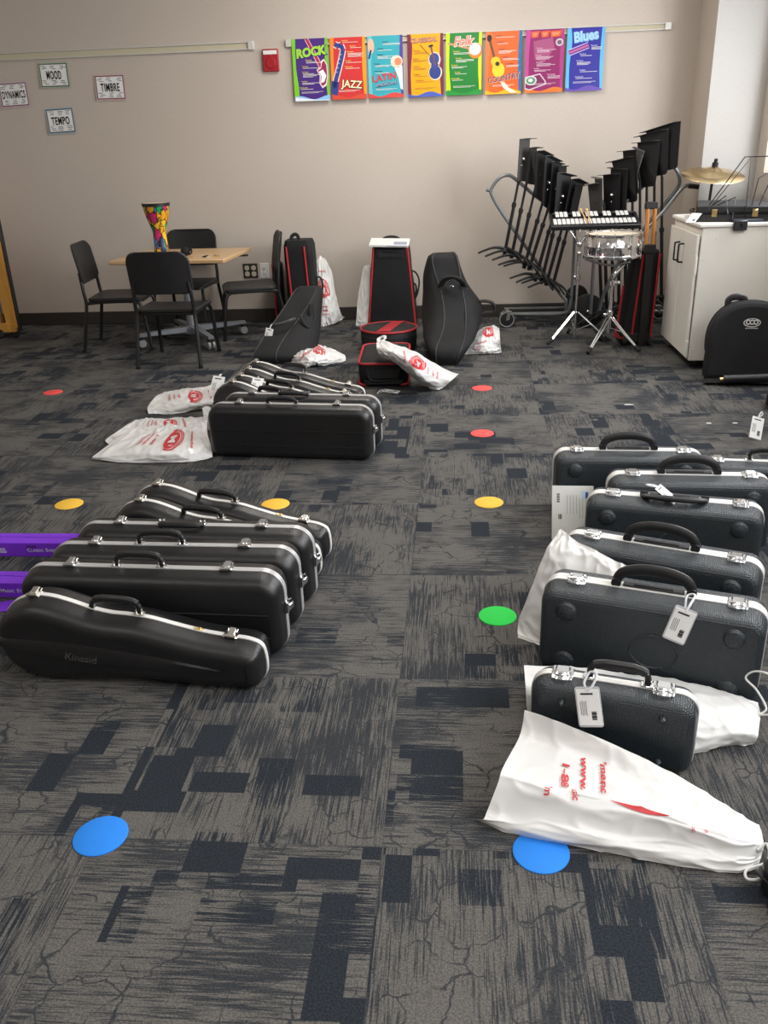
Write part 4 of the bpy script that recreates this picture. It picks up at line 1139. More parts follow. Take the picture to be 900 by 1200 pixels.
Nd.t.links.new(Nd.mix(Nd.sstep(ve.outputs['Distance'], .02, .09), (.015, .012, .02, 1), cr_.outputs['Color']), Nd.b.inputs['Base Color']); Nd.b.inputs['Roughness'].default_value = .3
t = thing('goblet_drum', 'multicoloured goblet drum standing on the table', 'drum', (-2.135, 6.30, .6535))
m = MB(); m.lathe([(.053, 0), (.056, .004), (.050, .05), (.047, .10), (.046, .145), (.052, .175), (.066, .215), (.080, .26), (.090, .31), (.093, .335)], 40); m.build('shell', Nd.m, t, smooth=60)
m = MB(); m.lathe([(.093, .330), (.098, .330), (.099, .350), (.094, .352)], 40); m.build('rim', M_black, t)
m = MB(); m.lathe([(.0005, .353), (.05, .353), (.094, .351)], 40); m.build('drum_head', mat('cream_drumhead', (.66, .58, .44), .5, var=.05), t)
m = MB(); m.box((0, 0, .004), (.26, .20, .012))
tag(m.build('paper_sheet', M_paper, None, (-2.10, 6.30, .6430), (0, 0, R(4)), smooth=0), 'white paper sheet under the colourful drum on the table', 'paper')
m = MB(); m.ball((0, 0, .030), .034, 8, sc=(1.05, .9, .95)); m.tube(catmull([(.02, 0, .02), (.045, -.01, .045), (.05, -.02, .02), (.03, -.03, .008)], 5), .006, 6)
tag(m.build('black_pouch', M_fabric, None, (-1.955, 6.28, .6415)), 'small black pouch on the table beside the white sheet', 'pouch')
t = thing('key_bunch', 'bunch of keys and small fittings lying on the birch tabletop', 'keys', (-1.735, 6.16, .6415))
m = MB(); m.tube([(.016*cos(a), .016*sin(a), .003) for a in [2*pi*i/20 for i in range(20)]], .0018, 6, closed=True); m.build('ring', M_chrome, t)
for k, a in enumerate((10, 75, 190, 250)):
    m = MB(); c = V((cos(R(a)), sin(R(a)), 0)); m.tube([c*.014+V((0, 0, .004)), c*.03+V((0, 0, .006)), c*.062+V((0, 0, .003))], [.004, .008, .003], 8, flat=.35); m.build('key', [M_brass, M_nickel, M_black, M_nickel][k], t)

# orange wooden cupboard edge at far left
Nw = NT('orange_pine'); tc = Nw.n('ShaderNodeTexCoord'); mp = Nw.n('ShaderNodeMapping'); mp.inputs['Scale'].default_value = (14, 14, 1.2)
Nw.t.links.new(tc.outputs['Object'], mp.inputs['Vector']); q_ = Nw.noise(mp.outputs['Vector'], 2, 4, .6)
Nw.t.links.new(Nw.mix(Nw.sstep(q_, .3, .7), (.50, .23, .035, 1), (.66, .33, .06, 1)), Nw.b.inputs['Base Color']); Nw.b.inputs['Roughness'].default_value = .4
t = thing('wooden_cupboard', 'orange wooden cupboard with black edging on wheels at the far left', 'cupboard', (-3.48, 6.60, 0))
m = MB(); m.box((-.006, .015, .48), (.012, .045, .86), ch=.003); m.build('side_panel', M_black, t, label='black side panel')
m = MB(); m.box((-.058, 0, .49), (.088, .03, .82), ch=.002); m.box((-.48, 0, .89), (.9, .03, .02)); m.box((-.48, 0, .085), (.9, .04, .07), ch=.003); m.build('front_frame', Nw.m, t)
m = MB(); m.box((-.50, .012, .50), (.72, .016, .72)); m.box((-.130, -.002, .50), (.012, .02, .74), 1); m.build('door_panel', [Nw.m, mat('brown_groove', (.16, .08, .02), .6)], t)
m = MB(); m.box((-.53, .10, .06), (.86, .18, .03)); m.box((-.60, .18, .49), (.70, .02, .80)); m.build('carcass', Nw.m, t)
for x, y in ((-.06, .03), (-.17, -.02), (-.30, .10)):
    m = MB(); m.lathe([(.001, -.014), (.034, -.014), (.040, -.008), (.040, .008), (.034, .014), (.001, .014)], 20, 0, Matrix.Translation((x, y, .04)) @ Matrix.Rotation(R(70), 4, 'X')); m.build('caster', M_rubber, t)
# ------------------------------------------------------------------ soft bags
def soft(sections, n=None, wob=.004, seed=0, fr=6, cap=True):
    """loft of closed section loops with a little cloth unevenness"""
    rings = []
    for i, s in enumerate(sections):
        ring = []
        for p in s:
            p = V(p); q = noise.noise_vector(p*fr+V((seed, seed*1.3, 0)))*wob
            p = p+V((q.x, q.y, q.z*.5)); p.z = max(p.z, .001); ring.append(p)
        rings.append(ring)
    m = MB(); m.loft(rings, cap=cap); return m
def rr_section(z, w, d, r, x=0, y=0, n=5, tilt=0):
    return [(x+p.x, y+p.y-d/2, z+tilt*(p.y-d/2)) for p in rrect(w, d, r, n)]
def interp(tab, q):
    for i in range(len(tab)-1):
        a, b = tab[i], tab[i+1]
        if a[0] <= q <= b[0]:
            t = (q-a[0])/(b[0]-a[0]); p, n = tab[max(i-1, 0)], tab[min(i+2, len(tab)-1)]
            out = []
            for w, x, y, z, w0, z0 in zip(p, a, b, n, [p[0]]*len(a), [n[0]]*len(a)):
                m0 = (y-w)/max(b[0]-w0, 1e-6)*(b[0]-a[0]); m1 = (z-x)/max(z0-a[0], 1e-6)*(b[0]-a[0])
                out.append((2*t**3-3*t*t+1)*x+(t**3-2*t*t+t)*m0+(3*t*t-2*t**3)*y+(t**3-t*t)*m1)
            return out
    return list(tab[-1] if q > tab[-1][0] else tab[0])

# tall bag with red piping, sheet of papers on top
t = thing('percussion_bag', 'tall black tapered bag with red piping standing against the wall in the centre', 'instrument bag', (-.507, 6.86, 0)); t.scale = (1, 1, .935)
secs = []
for i in range(21):
    z = .012+.655*i/20; q = i/20; w = .395-.115*q
    if i in (0, 20): w -= .02
    secs.append(rr_section(z, w, .24-.05*q-(.02 if i in (0, 20) else 0), .035, 0, .0))
soft(secs, wob=.006, seed=3).build('bag_body', M_fabric, t, smooth=60)
for s in (-1, 1):
    m = MB(); m.tube([(s*(.183-.053*q), -.112+.022*q, .03+.62*q) for q in [i/12 for i in range(13)]], .0085, 8); m.build('piping', M_red, t, label='red piping')
m = MB(); m.box((.128, -.055, .62), (.012, .085, .10), rot=Matrix.Rotation(R(-4), 3, 'Y')); m.build('red_panel', M_red, t)
m = MB(); m.box((0, -.098, .60), (.20, .012, .075), ch=.004); m.box((0, -.106, .625), (.115, .012, .02), ch=.004); m.box((0, -.106, .585), (.17, .008, .008)); m.build('top_pocket', M_fabric2, t)
m = MB(); m.tube(catmull([(-.07, .02, .665), (-.06, .02, .705), (-.01, .02, .722), (.05, .02, .712), (.09, .02, .668)], 5), .007, 8, flat=1.6); m.build('handle', M_fabric2, t)
m = MB(); m.tube(catmull([(.14, -.04, .46), (.19, -.05, .44), (.215, -.05, .37), (.20, -.05, .27), (.165, -.05, .20)], 5), .007, 8, flat=1.8); m.tube(catmull([(.15, -.04, .36), (.185, -.03, .34), (.19, -.03, .28), (.17, -.04, .24)], 5), .007, 8, flat=1.8); m.build('side_strap', M_fabric2, t)
m = MB(); m.box((0, 0, 0), (.30, .16, .014), rot=Matrix.Rotation(R(0), 3, 'X')); m.box((.06, -.0808, .002), (.15, .0008, .005), 1); m.box((.085, -.03, .0076), (.10, .06, .0006), 1)
o = m.build('paper_stack', [M_paper, mat('pale_blue_ink', (.32, .36, .46), .6)], None, (-.512, 6.80, .640), (R(13), R(2), R(-2)), smooth=0)
tag(o, 'stack of white papers lying on top of the tall red-piped bag', 'papers')

# round drum bag on the floor in front of it
def drum_bag(label, loc, r, h, ry=None):
    t = thing('drum_bag', label, 'instrument bag', loc)
    ry = ry or r
    m = MB(); sc = Matrix.Diagonal((1, ry/r, 1, 1))
    m.lathe([(.001, .001), (r-.015, .001), (r-.003, .012), (r, .04), (r+.003, h*.6), (r, h-.012), (r-.01, h-.002), (r*.6, h+.004), (.001, h+.006)], 48, 0, sc); m.build('bag_body', M_fabric2, t, smooth=50)
    m = MB(); m.tube([(r*1.01*cos(2*pi*i/56), ry*1.01*sin(2*pi*i/56), h-.006) for i in range(56)], .0075, 8, closed=True); m.build('piping', M_red, t, label='red piping round the lid')
    m = MB(); m.loft([[(.02+.045*q+s_*.045, y_*.92, h+.0075-.006*(y_/ry)**2*.6) for s_ in (-1, 1)] for q, y_ in ((-1, -ry), (-.5, -ry*.5), (0, 0), (.5, ry*.5), (1, ry))], 0, cap=False, closed=False); m.build('lid_band', M_red, t, label='red band across the lid')
    m = MB(); m.tube([(r*1.006*cos(2*pi*i/56), ry*1.006*sin(2*pi*i/56), h*.72) for i in range(56)], .004, 6, closed=True); m.build('zip', M_seam, t)
    return t
drum_bag('round black drum bag with red rim and red band, in front of the tall bag', (-.478, 6.02, 0), .195, .155, .20)
t = thing('percussion_bag', 'low black bag with red trim and a front handle, under the long white bag', 'instrument bag', (-.445, 5.25, 0), R(2))
secs = []
for z, w, d in ((.004, .26, .50), (.015, .285, .53), (.06, .295, .54), (.11, .30, .545), (.138, .295, .54), (.148, .27, .51)): secs.append(rr_section(z, w, d, .055, 0, 0, 6))
soft(secs, wob=.005, seed=6).build('bag_body', M_fabric, t, smooth=60)
m = MB(); ol = rrect(.298, .545, .055, 8); m.tube([(p.x, p.y-.2725, .142) for p in ol], .008, 8, closed=True); m.build('piping', M_red, t, label='red piping round the top')
m = MB(); m.tube(catmull([(-.15, -.20, .03), (-.145, -.262, .022), (-.10, -.276, .016)], 4), .008, 8); m.tube(catmull([(.10, -.276, .016), (.145, -.262, .022), (.152, -.18, .05), (.155, -.02, .10)], 4), .008, 8); m.build('lower_piping', M_red, t)
m = MB(); m.box((.02, .02, .150), (.12, .10, .003)); m.build('red_patch', M_red, t)
m = MB(); m.box((0, -.268, .08), (.20, .03, .07), ch=.012); m.build('front_pocket', M_fabric2, t)
m = MB(); m.tube(catmull([(-.095, -.275, .11), (-.085, -.292, .065), (-.05, -.298, .048), (.05, -.298, .048), (.085, -.292, .065), (.095, -.275, .11)], 5), .010, 8, flat=.6); m.build('carry_handle', M_fabric2, t)
m = MB(); m.box((0, -.285, .035), (.23, .012, .03), ch=.004); m.build('foot_bar', M_black, t)
luggage_tag('white tag with red print lying on the carpet before the low red-trimmed bag', (-.43, 4.885, .008), (R(-86), 0, R(75)), [(.0, .0, .01), (-.03, .0, .015), (-.05, .01, .02), (-.03, .012, .015), (0, 0, -.002)], sleeve=False, s=1.15)

# tall horn bag in the centre: gusset strip with handle towards the viewer, bell flare to the right
t = thing('horn_bag', 'tall black horn bag with a strap handle and bell flare, standing right of the centre', 'instrument bag', (0, 0, 0))
# z, gusset x-left, x-right, gusset y, flank bulge left/right (x), mid y, back y
tab = [(.0, -.125, -.005, 5.50, -.15, .03, 5.70, 5.82), (.06, -.135, .01, 5.485, -.19, .07, 5.75, 6.0), (.12, -.13, .035, 5.52, -.225, .12, 5.85, 6.1), (.16, -.105, .052, 5.62, -.235, .155, 5.95, 6.15), (.22, -.085, .06, 5.74, -.245, .18, 6.02, 6.2), (.30, -.085, .058, 5.82, -.245, .17, 6.08, 6.22), (.38, -.10, .045, 5.88, -.243, .11, 6.1, 6.22), (.46, -.125, .030, 5.93, -.238, .058, 6.1, 6.22), (.55, -.155, .015, 5.97, -.22, .025, 6.1, 6.20), (.625, -.165, -.005, 6.0, -.195, .0, 6.08, 6.16), (.64, -.15, -.02, 6.02, -.17, -.015, 6.08, 6.13)]
secs, edL, edR = [], [], []
for i in range(41):
    z = .64*i/40; _, xl, xr, yf, bl, br, ym, yb = interp(tab, z)
    g = 3
    sec = [(xl+(xr-xl)*k/g, yf, z) for k in range(g+1)]
    for k in range(1, 7):
        a = pi/2*k/6; sec.append((xr+(br-xr)*sin(a)**.8, yf+(ym-yf)*(1-cos(a))**.9, z))
    sec += [(br*.8+xr*.2, (ym+yb)/2, z), (xr*.8+br*.1, yb, z), (xl*.8+bl*.1, yb, z), (bl*.8+xl*.2, (ym+yb)/2, z)]
    for k in range(6, 0, -1):
        a = pi/2*k/6; sec.append((xl+(bl-xl)*sin(a)**.8, yf+(ym-yf)*(1-cos(a))**.9, z))
    secs.append(sec); edL.append(V((xl, yf-.001, max(z, .004)))); edR.append(V((xr, yf-.001, max(z, .004))))
soft(secs, wob=.008, seed=9, fr=7).build('bag_body', M_fabric, t, smooth=50)
m = MB(); m.tube(edL, .0045, 6); m.tube(edR, .0045, 6); m.build('seam_cord', M_seam, t)
m = MB()
c0 = V((-.035, 5.915, .455))
m.tube(catmull([c0+V((-.075, .0, -.015)), c0+V((-.05, -.03, .03)), c0+V((-.01, -.05, .05)), c0+V((.03, -.05, .045)), c0+V((.065, -.03, .02)), c0+V((.085, .01, -.02))], 6), .012, 8, flat=2.0)
for x in (-.07, .075): m.box(c0+V((x, -.012, -.05)), (.045, .012, .08), ch=.004, rot=Matrix.Rotation(R(-18), 3, 'X'))
m.build('carry_handle', M_fabric2, t)
m = MB(); m.tube([c0+V((.012*cos(a), -.05, -.012+.009*sin(a))) for a in [pi*1*i/10 for i in range(11)]], .0025, 6); m.build('buckle', M_chrome, t)
m = MB(); m.tube(catmull([(.15, 5.98, .325), (.20, 5.98, .325), (.245, 5.98, .31), (.26, 5.98, .275), (.24, 5.98, .25), (.20, 5.98, .25), (.165, 5.98, .235)], 6), .011, 8, flat=1.6); m.build('side_strap', M_fabric2, t)

# slanted gig bag
t = thing('gig_bag', 'slanted black gig bag with a grey handle leaning in front of the red-piped bag', 'instrument bag', (0, 0, 0))
tab = [(.0, -1.355, -1.20, 5.60, -1.36, -.975, 5.74, 6.05), (.05, -1.36, -1.205, 5.575, -1.365, -.955, 5.80, 6.10), (.10, -1.34, -1.195, 5.62, -1.345, -.95, 5.84, 6.12), (.18, -1.295, -1.145, 5.74, -1.30, -.945, 5.93, 6.15), (.26, -1.235, -1.075, 5.86, -1.24, -.945, 6.0, 6.17), (.34, -1.18, -1.02, 5.96, -1.185, -.945, 6.06, 6.19), (.40, -1.14, -.985, 6.03, -1.145, -.95, 6.1, 6.19), (.425, -1.12, -.99, 6.08, -1.125, -.97, 6.12, 6.17)]
secs, edL, edR = [], [], []
for i in range(31):
    z = .425*i/30; _, xl, xr, yf, bl, br, ym, yb = interp(tab, z); g = 4
    sec = [(xl+(xr-xl)*k/g, yf, z) for k in range(g+1)]
    for k in range(1, 7):
        a = pi/2*k/6; sec.append((xr+(br-xr)*sin(a), yf+(ym-yf)*(1-cos(a)), z))
    sec += [(br*.9+xr*.1, (ym+yb)/2, z), (xr, yb, z), (xl, yb, z), (bl, (ym+yb)/2, z)]
    secs.append(sec); edL.append(V((xl, yf, max(z, .004)))); edR.append(V((xr, yf, max(z, .004))))
soft(secs, wob=.006, seed=12, fr=7).build('bag_body', M_fabric, t, smooth=50)
m = MB(); m.tube(edL, .004, 6); m.tube(edR, .004, 6); m.build('seam_cord', M_seam, t)
m = MB(); m.tube(catmull([(-1.25, 5.78, .225), (-1.235, 5.74, .235), (-1.18, 5.74, .245), (-1.12, 5.76, .262), (-1.10, 5.80, .262)], 6), .010, 8); m.build('handle', mat('dark_grey_rubber', (.05, .05, .052), .5), t, label='dark grey padded handle')
m = MB(); m.box((-1.0, 5.90, .27), (.012, .05, .16), ch=.004, rot=Matrix.Rotation(R(-30), 3, 'Z')); m.tube(catmull([(-1.07, 5.83, .28), (-1.03, 5.80, .22), (-1.0, 5.83, .20), (-.97, 5.9, .26)], 5), .008, 6); m.build('side_strap', M_fabric2, t)
luggage_tag('white tag clipped to the handle of the slanted gig bag', (-1.262, 5.725, .215), (R(-8), R(14), R(-5)), [(0, .01, .015), (.008, .02, .03), (.0, .012, .02), (0, 0, -.002)], sleeve=False, s=1.05)

# red-piped bag behind the edge-on chair
t = thing('percussion_bag', 'narrow black bag with two vertical red pipings behind the slanted gig bag', 'instrument bag', (-1.24, 6.90, 0))
secs = []
for i in range(19):
    z = .006+.665*i/18; w = .255-.045*i/18-(.018 if i in (0, 18) else 0); secs.append(rr_section(z, w, .23-(.02 if i in (0, 18) else 0), .03, .03-.02*i/18, 0))
soft(secs, wob=.006, seed=15).build('bag_body', M_fabric, t, smooth=60)
for x in (-.085, .055):
    m = MB(); m.tube([(x+.035-.025*q, -.119, .03+.60*q) for q in [i/10 for i in range(11)]], .008, 8); m.build('piping', M_red, t, label='red piping')
m = MB(); m.tube(catmull([(-.05, 0, .668), (-.045, 0, .695), (-.02, 0, .71), (.0, 0, .70), (.01, 0, .668)], 5), .009, 8, flat=1.5); m.tube(catmull([(.13, -.05, .38), (.165, -.06, .39), (.185, -.06, .33), (.165, -.06, .22), (.14, -.05, .16)], 5), .007, 8, flat=1.5); m.build('handle', M_fabric2, t)
t = thing('instrument_stand_bag', 'thin red-edged black case standing between the outlets and the edge-on chair', 'instrument bag', (-1.435, 7.0, 0))
m = MB(); m.box((0, 0, .25), (.07, .10, .49), ch=.015); m.build('bag_body', M_fabric, t)
m = MB(); m.tube([(-.03, -.053, .03), (-.032, -.053, .40), (-.034, -.053, .485)], .008, 8); m.build('piping', M_red, t)

# ------------------------------------------------------------------ stand cart and music stands
t = thing('stand_cart', 'grey-blue tube cart on casters that carries the black music stands', 'cart', (0, 0, 0))
YC = 6.76
m = MB()
m.tube(catmull([(.82, YC-.02, .80), (.60, YC, .93), (.43, YC, 1.065), (.375, YC, 1.095), (.315, YC, 1.08), (.262, YC, 1.02), (.258, YC, .96), (.36, YC, .80), (.60, YC, .48), (.79, YC, .235), (.832, YC-.02, .19), (.835, YC-.02, .14), (.84, YC-.03, .06)], 6), .0125, 10)
m.cyl((.262, YC, .99), (.215, YC, 1.0), .012, 10); m.build('left_frame', M_bluegrey, t)
m = MB()
m.tube(catmull([(.84, YC-.25, .80), (.845, YC-.25, .5), (.84, YC-.24, .20), (.80, YC-.2, .125), (.60, YC-.10, .10), (.34, YC-.04, .10)], 6), .0110, 10)
m.tube([(.34, YC-.05, .10), (1.0, YC-.05, .10), (1.62, YC-.05, .10)], .011, 10); m.tube([(.38, YC+.16, .10), (1.62, YC+.16, .10)], .011, 10)
for x in (.40, 1.60): m.tube([(x, YC-.05, .10), (x, YC+.16, .10)], .012, 10)
m.build('base_frame', M_bluegrey, t)
m = MB()
m.tube(catmull([(1.06, YC-.2, .14), (1.10, YC-.2, .30), (1.22, YC-.2, .56), (1.36, YC-.2, .75), (1.50, YC-.2, .92), (1.555, YC-.2, 1.01), (1.535, YC-.2, 1.09), (1.47, YC-.2, 1.14), (1.38, YC-.18, 1.06), (1.15, YC-.16, .85), (1.02, YC-.16, .76)], 6), .0125, 10)
m.tube(catmull([(1.10, YC-.25, .30), (1.30, YC-.28, .66), (1.45, YC-.28, .84), (1.56, YC-.28, .985), (1.62, YC-.28, 1.005)], 6), .0125, 10)
m.tube([(.995, YC-.22, .80), (.995, YC-.22, .12)], .0125, 10)
m.build('right_frame', M_bluegrey, t)
m = MB(); m.cyl((1.60, YC-.28, 1.0), (1.67, YC-.28, .99), .016, 10); m.build('grip', M_rubber, t)
def caster(parent, x, y, r, fork=True):
    m = MB(); m.lathe([(.001, -.014), (r*.8, -.014), (r, -.010), (r, .010), (r*.8, .014), (.001, .014)], 28, 0, Matrix.Translation((x, y, r)) @ Matrix.Rotation(R(90), 4, 'X'))
    m.tube([(x+r*.93*cos(2*pi*i/28), y-.0145, r+r*.93*sin(2*pi*i/28)) for i in range(28)], .004, 6, 1, closed=True)
    w = m.build('caster', [M_rubber, M_grey], parent)
    if fork:
        m = MB(); m.box((x+.012, y-.02, r+.028), (.026, .004, .062), ch=.001, rot=Matrix.Rotation(R(8), 3, 'Y')); m.box((x+.012, y+.02, r+.028), (.026, .004, .062), ch=.001); m.box((x+.014, y, r+.058), (.045, .045, .006), ch=.001); m.cyl((x, y-.026, r), (x, y+.026, r), .007, 10)
        m.build('caster_fork', M_chrome, w)
caster(t, .385, YC-.05, .058); caster(t, .385, YC+.16, .045); caster(t, 1.58, YC+.16, .045)
m = MB(); r = .125
m.lathe([(.001, -.018), (r*.85, -.018), (r, -.012), (r, .012), (r*.85, .018), (.001, .018)], 40, 0, Matrix.Translation((.985, YC-.13, r)) @ Matrix.Rotation(R(90), 4, 'X'))
m.ball((.985, YC-.15, r), .014, 8, 1); m.build('large_wheel', [M_rubber, M_chrome], t)
m = MB(); m.lathe([(.001, -.015), (.08, -.015), (.085, -.01), (.085, .01), (.08, .015), (.001, .015)], 32, 0, Matrix.Translation((.93, YC+.10, .20)) @ Matrix.Rotation(R(90), 4, 'X')); m.build('large_wheel', M_rubber, t)

def music_stand(label, desk, lip, shaft, hub_dirs, grey=False, knob=True, group='black music stands on the cart', back=1):
    """desk: TL, TR, BR, BL corner points; lip: offset of the lip edge; shaft: foot, head"""
    desk = [V(p) for p in desk]; f, h = V(shaft[0]), V(shaft[1])
    base = V((f.x, f.y, 0))
    t = thing('music_stand', label, 'music stand', f, 0, group)
    L = lambda p: V(p)-f
    nrm = (desk[1]-desk[0]).cross(desk[3]-desk[0]).normalized()*.0022
    def corner(a, b, c, r=.018):        # softened lower corners
        return [b+(a-b).normalized()*r, b+((a-b).normalized()+(c-b).normalized())*r*.3, b+(c-b).normalized()*r]
    TL, TR, BR, BL = desk
    ol = [TL, TR]+corner(TR, BR, BL)+corner(BR, BL, TL)
    m = MB(); m.loft([[L(p-nrm) for p in ol], [L(p+nrm) for p in ol]])
    lp = [TL, TR, TR+V(lip), TL+V(lip)]
    up = V((0, 0, .0018)); m.loft([[L(p-up) for p in lp], [L(p+up) for p in lp]])
    m.build('desk', M_standlit if grey else M_stand, t, smooth=20)
    m = MB(); m.tube([L(f), L(f+(h-f)*.5)], .0125, 10); m.tube([L(f+(h-f)*.5), L(h)], .0095, 10)
    m.lathe([(.013, 0), (.017, .004), (.017, .03), (.013, .034)], 12, 0, Matrix.Translation((h-f)*.5) @ (h-f).to_track_quat('Z', 'Y').to_matrix().to_4x4())
    m.build('shaft', M_stand, t)
    c = (desk[0]+desk[1]+desk[2]+desk[3])/4
    br = MB(); br.tube([L(h), L(h+(c-h)*.6), L(c)], .014, 8, flat=.6)
    if knob: br.ball(L(c+(h-f).normalized()*.01+V((-.004, -.018, 0))), .012, 8, 1); br.ball(L(c-(h-f).normalized()*.035+V((-.006, -.014, 0))), .006, 6, 1)
    br.build('tilt_bracket', [M_stand, M_chrome], t)
    ax = (h-f).normalized()
    for a, ln in hub_dirs:
        d = V((cos(R(a)), sin(R(a)), 0)); d = (d-ax*d.dot(ax)).normalized()
        m = MB(); pts = catmull([V((0, 0, 0))+ax*.012, d*.05+ax*.016, d*ln*.55+ax*.004, d*ln-ax*.045], 5); k = len(pts)
        m.tube(pts, [.013-.006*i/(k-1) for i in range(k)], 8, flat=.8); m.build('leg', M_stand, t)
    m = MB(); m.ball((0, 0, .004), .020, 8, sc=(1, 1, 1.3)); m.tube([ax*.03, -ax*.03], .015, 10); m.build('hub', M_stand, t)
    return t
YS = 6.72
def PL(px, py, y): return atY(px, py, y)
lefts = [  # desk corners TL,TR,BR,BL as surveyed, lip reach, shaft foot/head, y
 ((609,163), (621,163), (618,213), (606,212), .055, (592,294), (612,190), 1),
 ((621,173), (629,174), (627,217), (616,215), .050, (600,298), (620,200), 0),
 ((628,177), (640,183), (636,238), (626,229), .060, (608,303), (631,205), 0),
 ((639,183), (653,190), (649,250), (635,240), .045, (615,310), (643,212), 0),
 ((647,190), (658,193), (654,256), (643,252), .03, (621,312), (650,220), 0),
 ((655,195), (664,195), (660,256), (650,255), .02, (628,325), (657,222), 0),
 ((653,203), (669,207), (666,258), (649,258), .050, (635,328), (659,228), 0),
 ((669,210), (681,216), (672,258), (660,258), .060, (641,330), (668,234), 0),
 ((675,216), (683,218), (674,259), (666,259), .03, (648,334), (673,238), 0)]
ords = ['first', 'second', 'third', 'fourth', 'fifth', 'sixth', 'seventh', 'eighth', 'ninth', 'tenth']
for i, (a, b, c, d, lip, ft, hd, gy) in enumerate(lefts):
    y0 = YS-.012*i; dy = .06
    desk = [PL(*a, y0-.02), PL(*b, y0+dy), PL(*c, y0+dy), PL(*d, y0-.02)]
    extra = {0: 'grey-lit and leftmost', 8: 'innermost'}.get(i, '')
    lb = 'black music stand on the left arm of the cart, %s from the upper left' % ords[i]
    music_stand(lb, desk, (lip, .02, .003), (PL(*ft, y0+.03), PL(*hd, y0+.03)), [(184+2*i, .20), (-48, .20), (62, .19)], grey=gy, knob=i in (0, 6, 3))
rights = [
 ((757,155), (798,142), (794,197), (772,202), .045, (775,350), (776,190), 0),
 ((750,160), (784,151), (782,204), (760,208), .045, (766,350), (767,200), 0),
 ((747,167), (774,164), (768,218), (750,220), .042, (757,352), (758,205), 0),
 ((744,172), (755,177), (748,200), (740,230), .02, (750,355), (750,215), 1),
 ((730,177), (746,175), (748,225), (734,228), .045, (742,357), (741,210), 0),
 ((717,190), (745,183), (747,236), (731,238), .045, (733,360), (733,215), 0),
 ((716,196), (736,198), (733,250), (714,252), .03, (725,362), (726,225), 0),
 ((707,205), (727,203), (726,255), (708,257), .045, (718,365), (717,235), 0),
 ((697,207), (706,209), (706,255), (700,256), .03, (711,366), (708,240), 1),
 ((689,217), (704,214), (707,257), (693,258), .05, (705,368), (701,240), 1)]
for i, (a, b, c, d, lip, ft, hd, gy) in enumerate(rights):
    y0 = 6.50+.015*i
    desk = [PL(*a, y0+.06), PL(*b, y0-.05), PL(*c, y0-.05), PL(*d, y0+.06)]
    lb = 'black music stand on the right arm of the cart, %s from the upper right' % ords[i]
    music_stand(lb, desk, (-lip, .0, -.004), (PL(*ft, y0+.02), PL(*hd, y0+.02)), [(200, .20), (75, .18), (-45, .17)], grey=gy, knob=i in (3, 7))

# ------------------------------------------------------------------ bell kit and snare drum
t = thing('bell_kit', 'small bell set of pale metal bars on a chrome tripod stand', 'percussion', (.86, 6.22, 0))
BP, BR_ = (0, 0, .772), (R(17), 0, 0)              # the tray tips towards the player
m = MB(); m.box((.085, 0, -.004), (.60, .024, .030), ch=.003)
m.box((.085, .21, .0), (.56, .02, .030), ch=.003)
for x in (-.205, .375): m.box((x, .10, .0), (.020, .22, .030), ch=.003)
m.box((.085, .10, -.010), (.56, .20, .01)); m.build('frame', M_black, t, BP, BR_)
M_bell = mat('pale_bell_metal', (.80, .79, .76), .3, metal=.3)
for i in range(19):
    m = MB(); m.box((-.185+.0295*i, .056, .016), (.024, .088-.0010*i, .009), ch=.002); m.build('low_bar', M_bell, t, BP, BR_)
for i in (0, 1, 2, 4, 5, 7, 8, 9, 11, 12, 14, 15, 16):
    m = MB(); m.box((-.165+.0295*i, .155, .028), (.024, .080-.001*i, .009), ch=.002); m.build('high_bar', M_bell, t, BP, BR_)
for s in (-1, 1):
    m = MB(); m.cyl((.035+.01*s, -.01, .032), (.02+.02*s, .19, .043), .0045, 8); m.ball((.02+.02*s, .19, .043), .011, 8); m.build('mallet', mat('maple_wood', (.56, .36, .16), .4), t, BP, BR_)
m = MB()
m.tube([(-.02, -.02, .02), (-.02, -.02, .45)], .009, 12); m.tube([(-.02, -.02, .40), (-.02, -.02, .62)], .012, 12); m.tube([(-.02, -.02, .55), (-.02, .0, .76)], .008, 12)
m.lathe([(.014, 0), (.019, .004), (.019, .03), (.014, .034)], 14, 0, Matrix.Translation((-.02, -.02, .42))); m.ball((-.04, -.02, .44), .012, 8)
m.tube(catmull([(-.015, .0, .63), (-.05, .01, .70), (-.10, .02, .765)], 4), .008, 8); m.tube(catmull([(-.02, .0, .62), (.0, .0, .68), (.08, .05, .765)], 4), .008, 8)
for z in (.60, .66): m.ball((-.02, -.03, z), .017, 8)
m.build('stand_pole', M_chrome, t)
for a, ln in ((215, .22), (-14, .22), (95, .2)):
    d = V((cos(R(a)), sin(R(a)), 0)); b = V((-.02, -.02, 0))
    m = MB(); 
    for q in (-.006, .006):
        sd = V((-d.y, d.x, 0))*q; m.tube([b+sd+d*.015+V((0, 0, .20)), b+sd+d*ln+V((0, 0, .022))], .005, 8)
    m.tube([b+d*.012+V((0, 0, .075)), b+d*ln*.5+V((0, 0, .115))], .004, 8)
    lg = m.build('leg', M_chrome, t)
    m = MB(); m.tube([b+d*(ln-.02)+V((0, 0, .034)), b+d*(ln+.03)+V((0, 0, .006))], [.012, .011], 10); m.build('rubber_foot', M_rubber, lg)

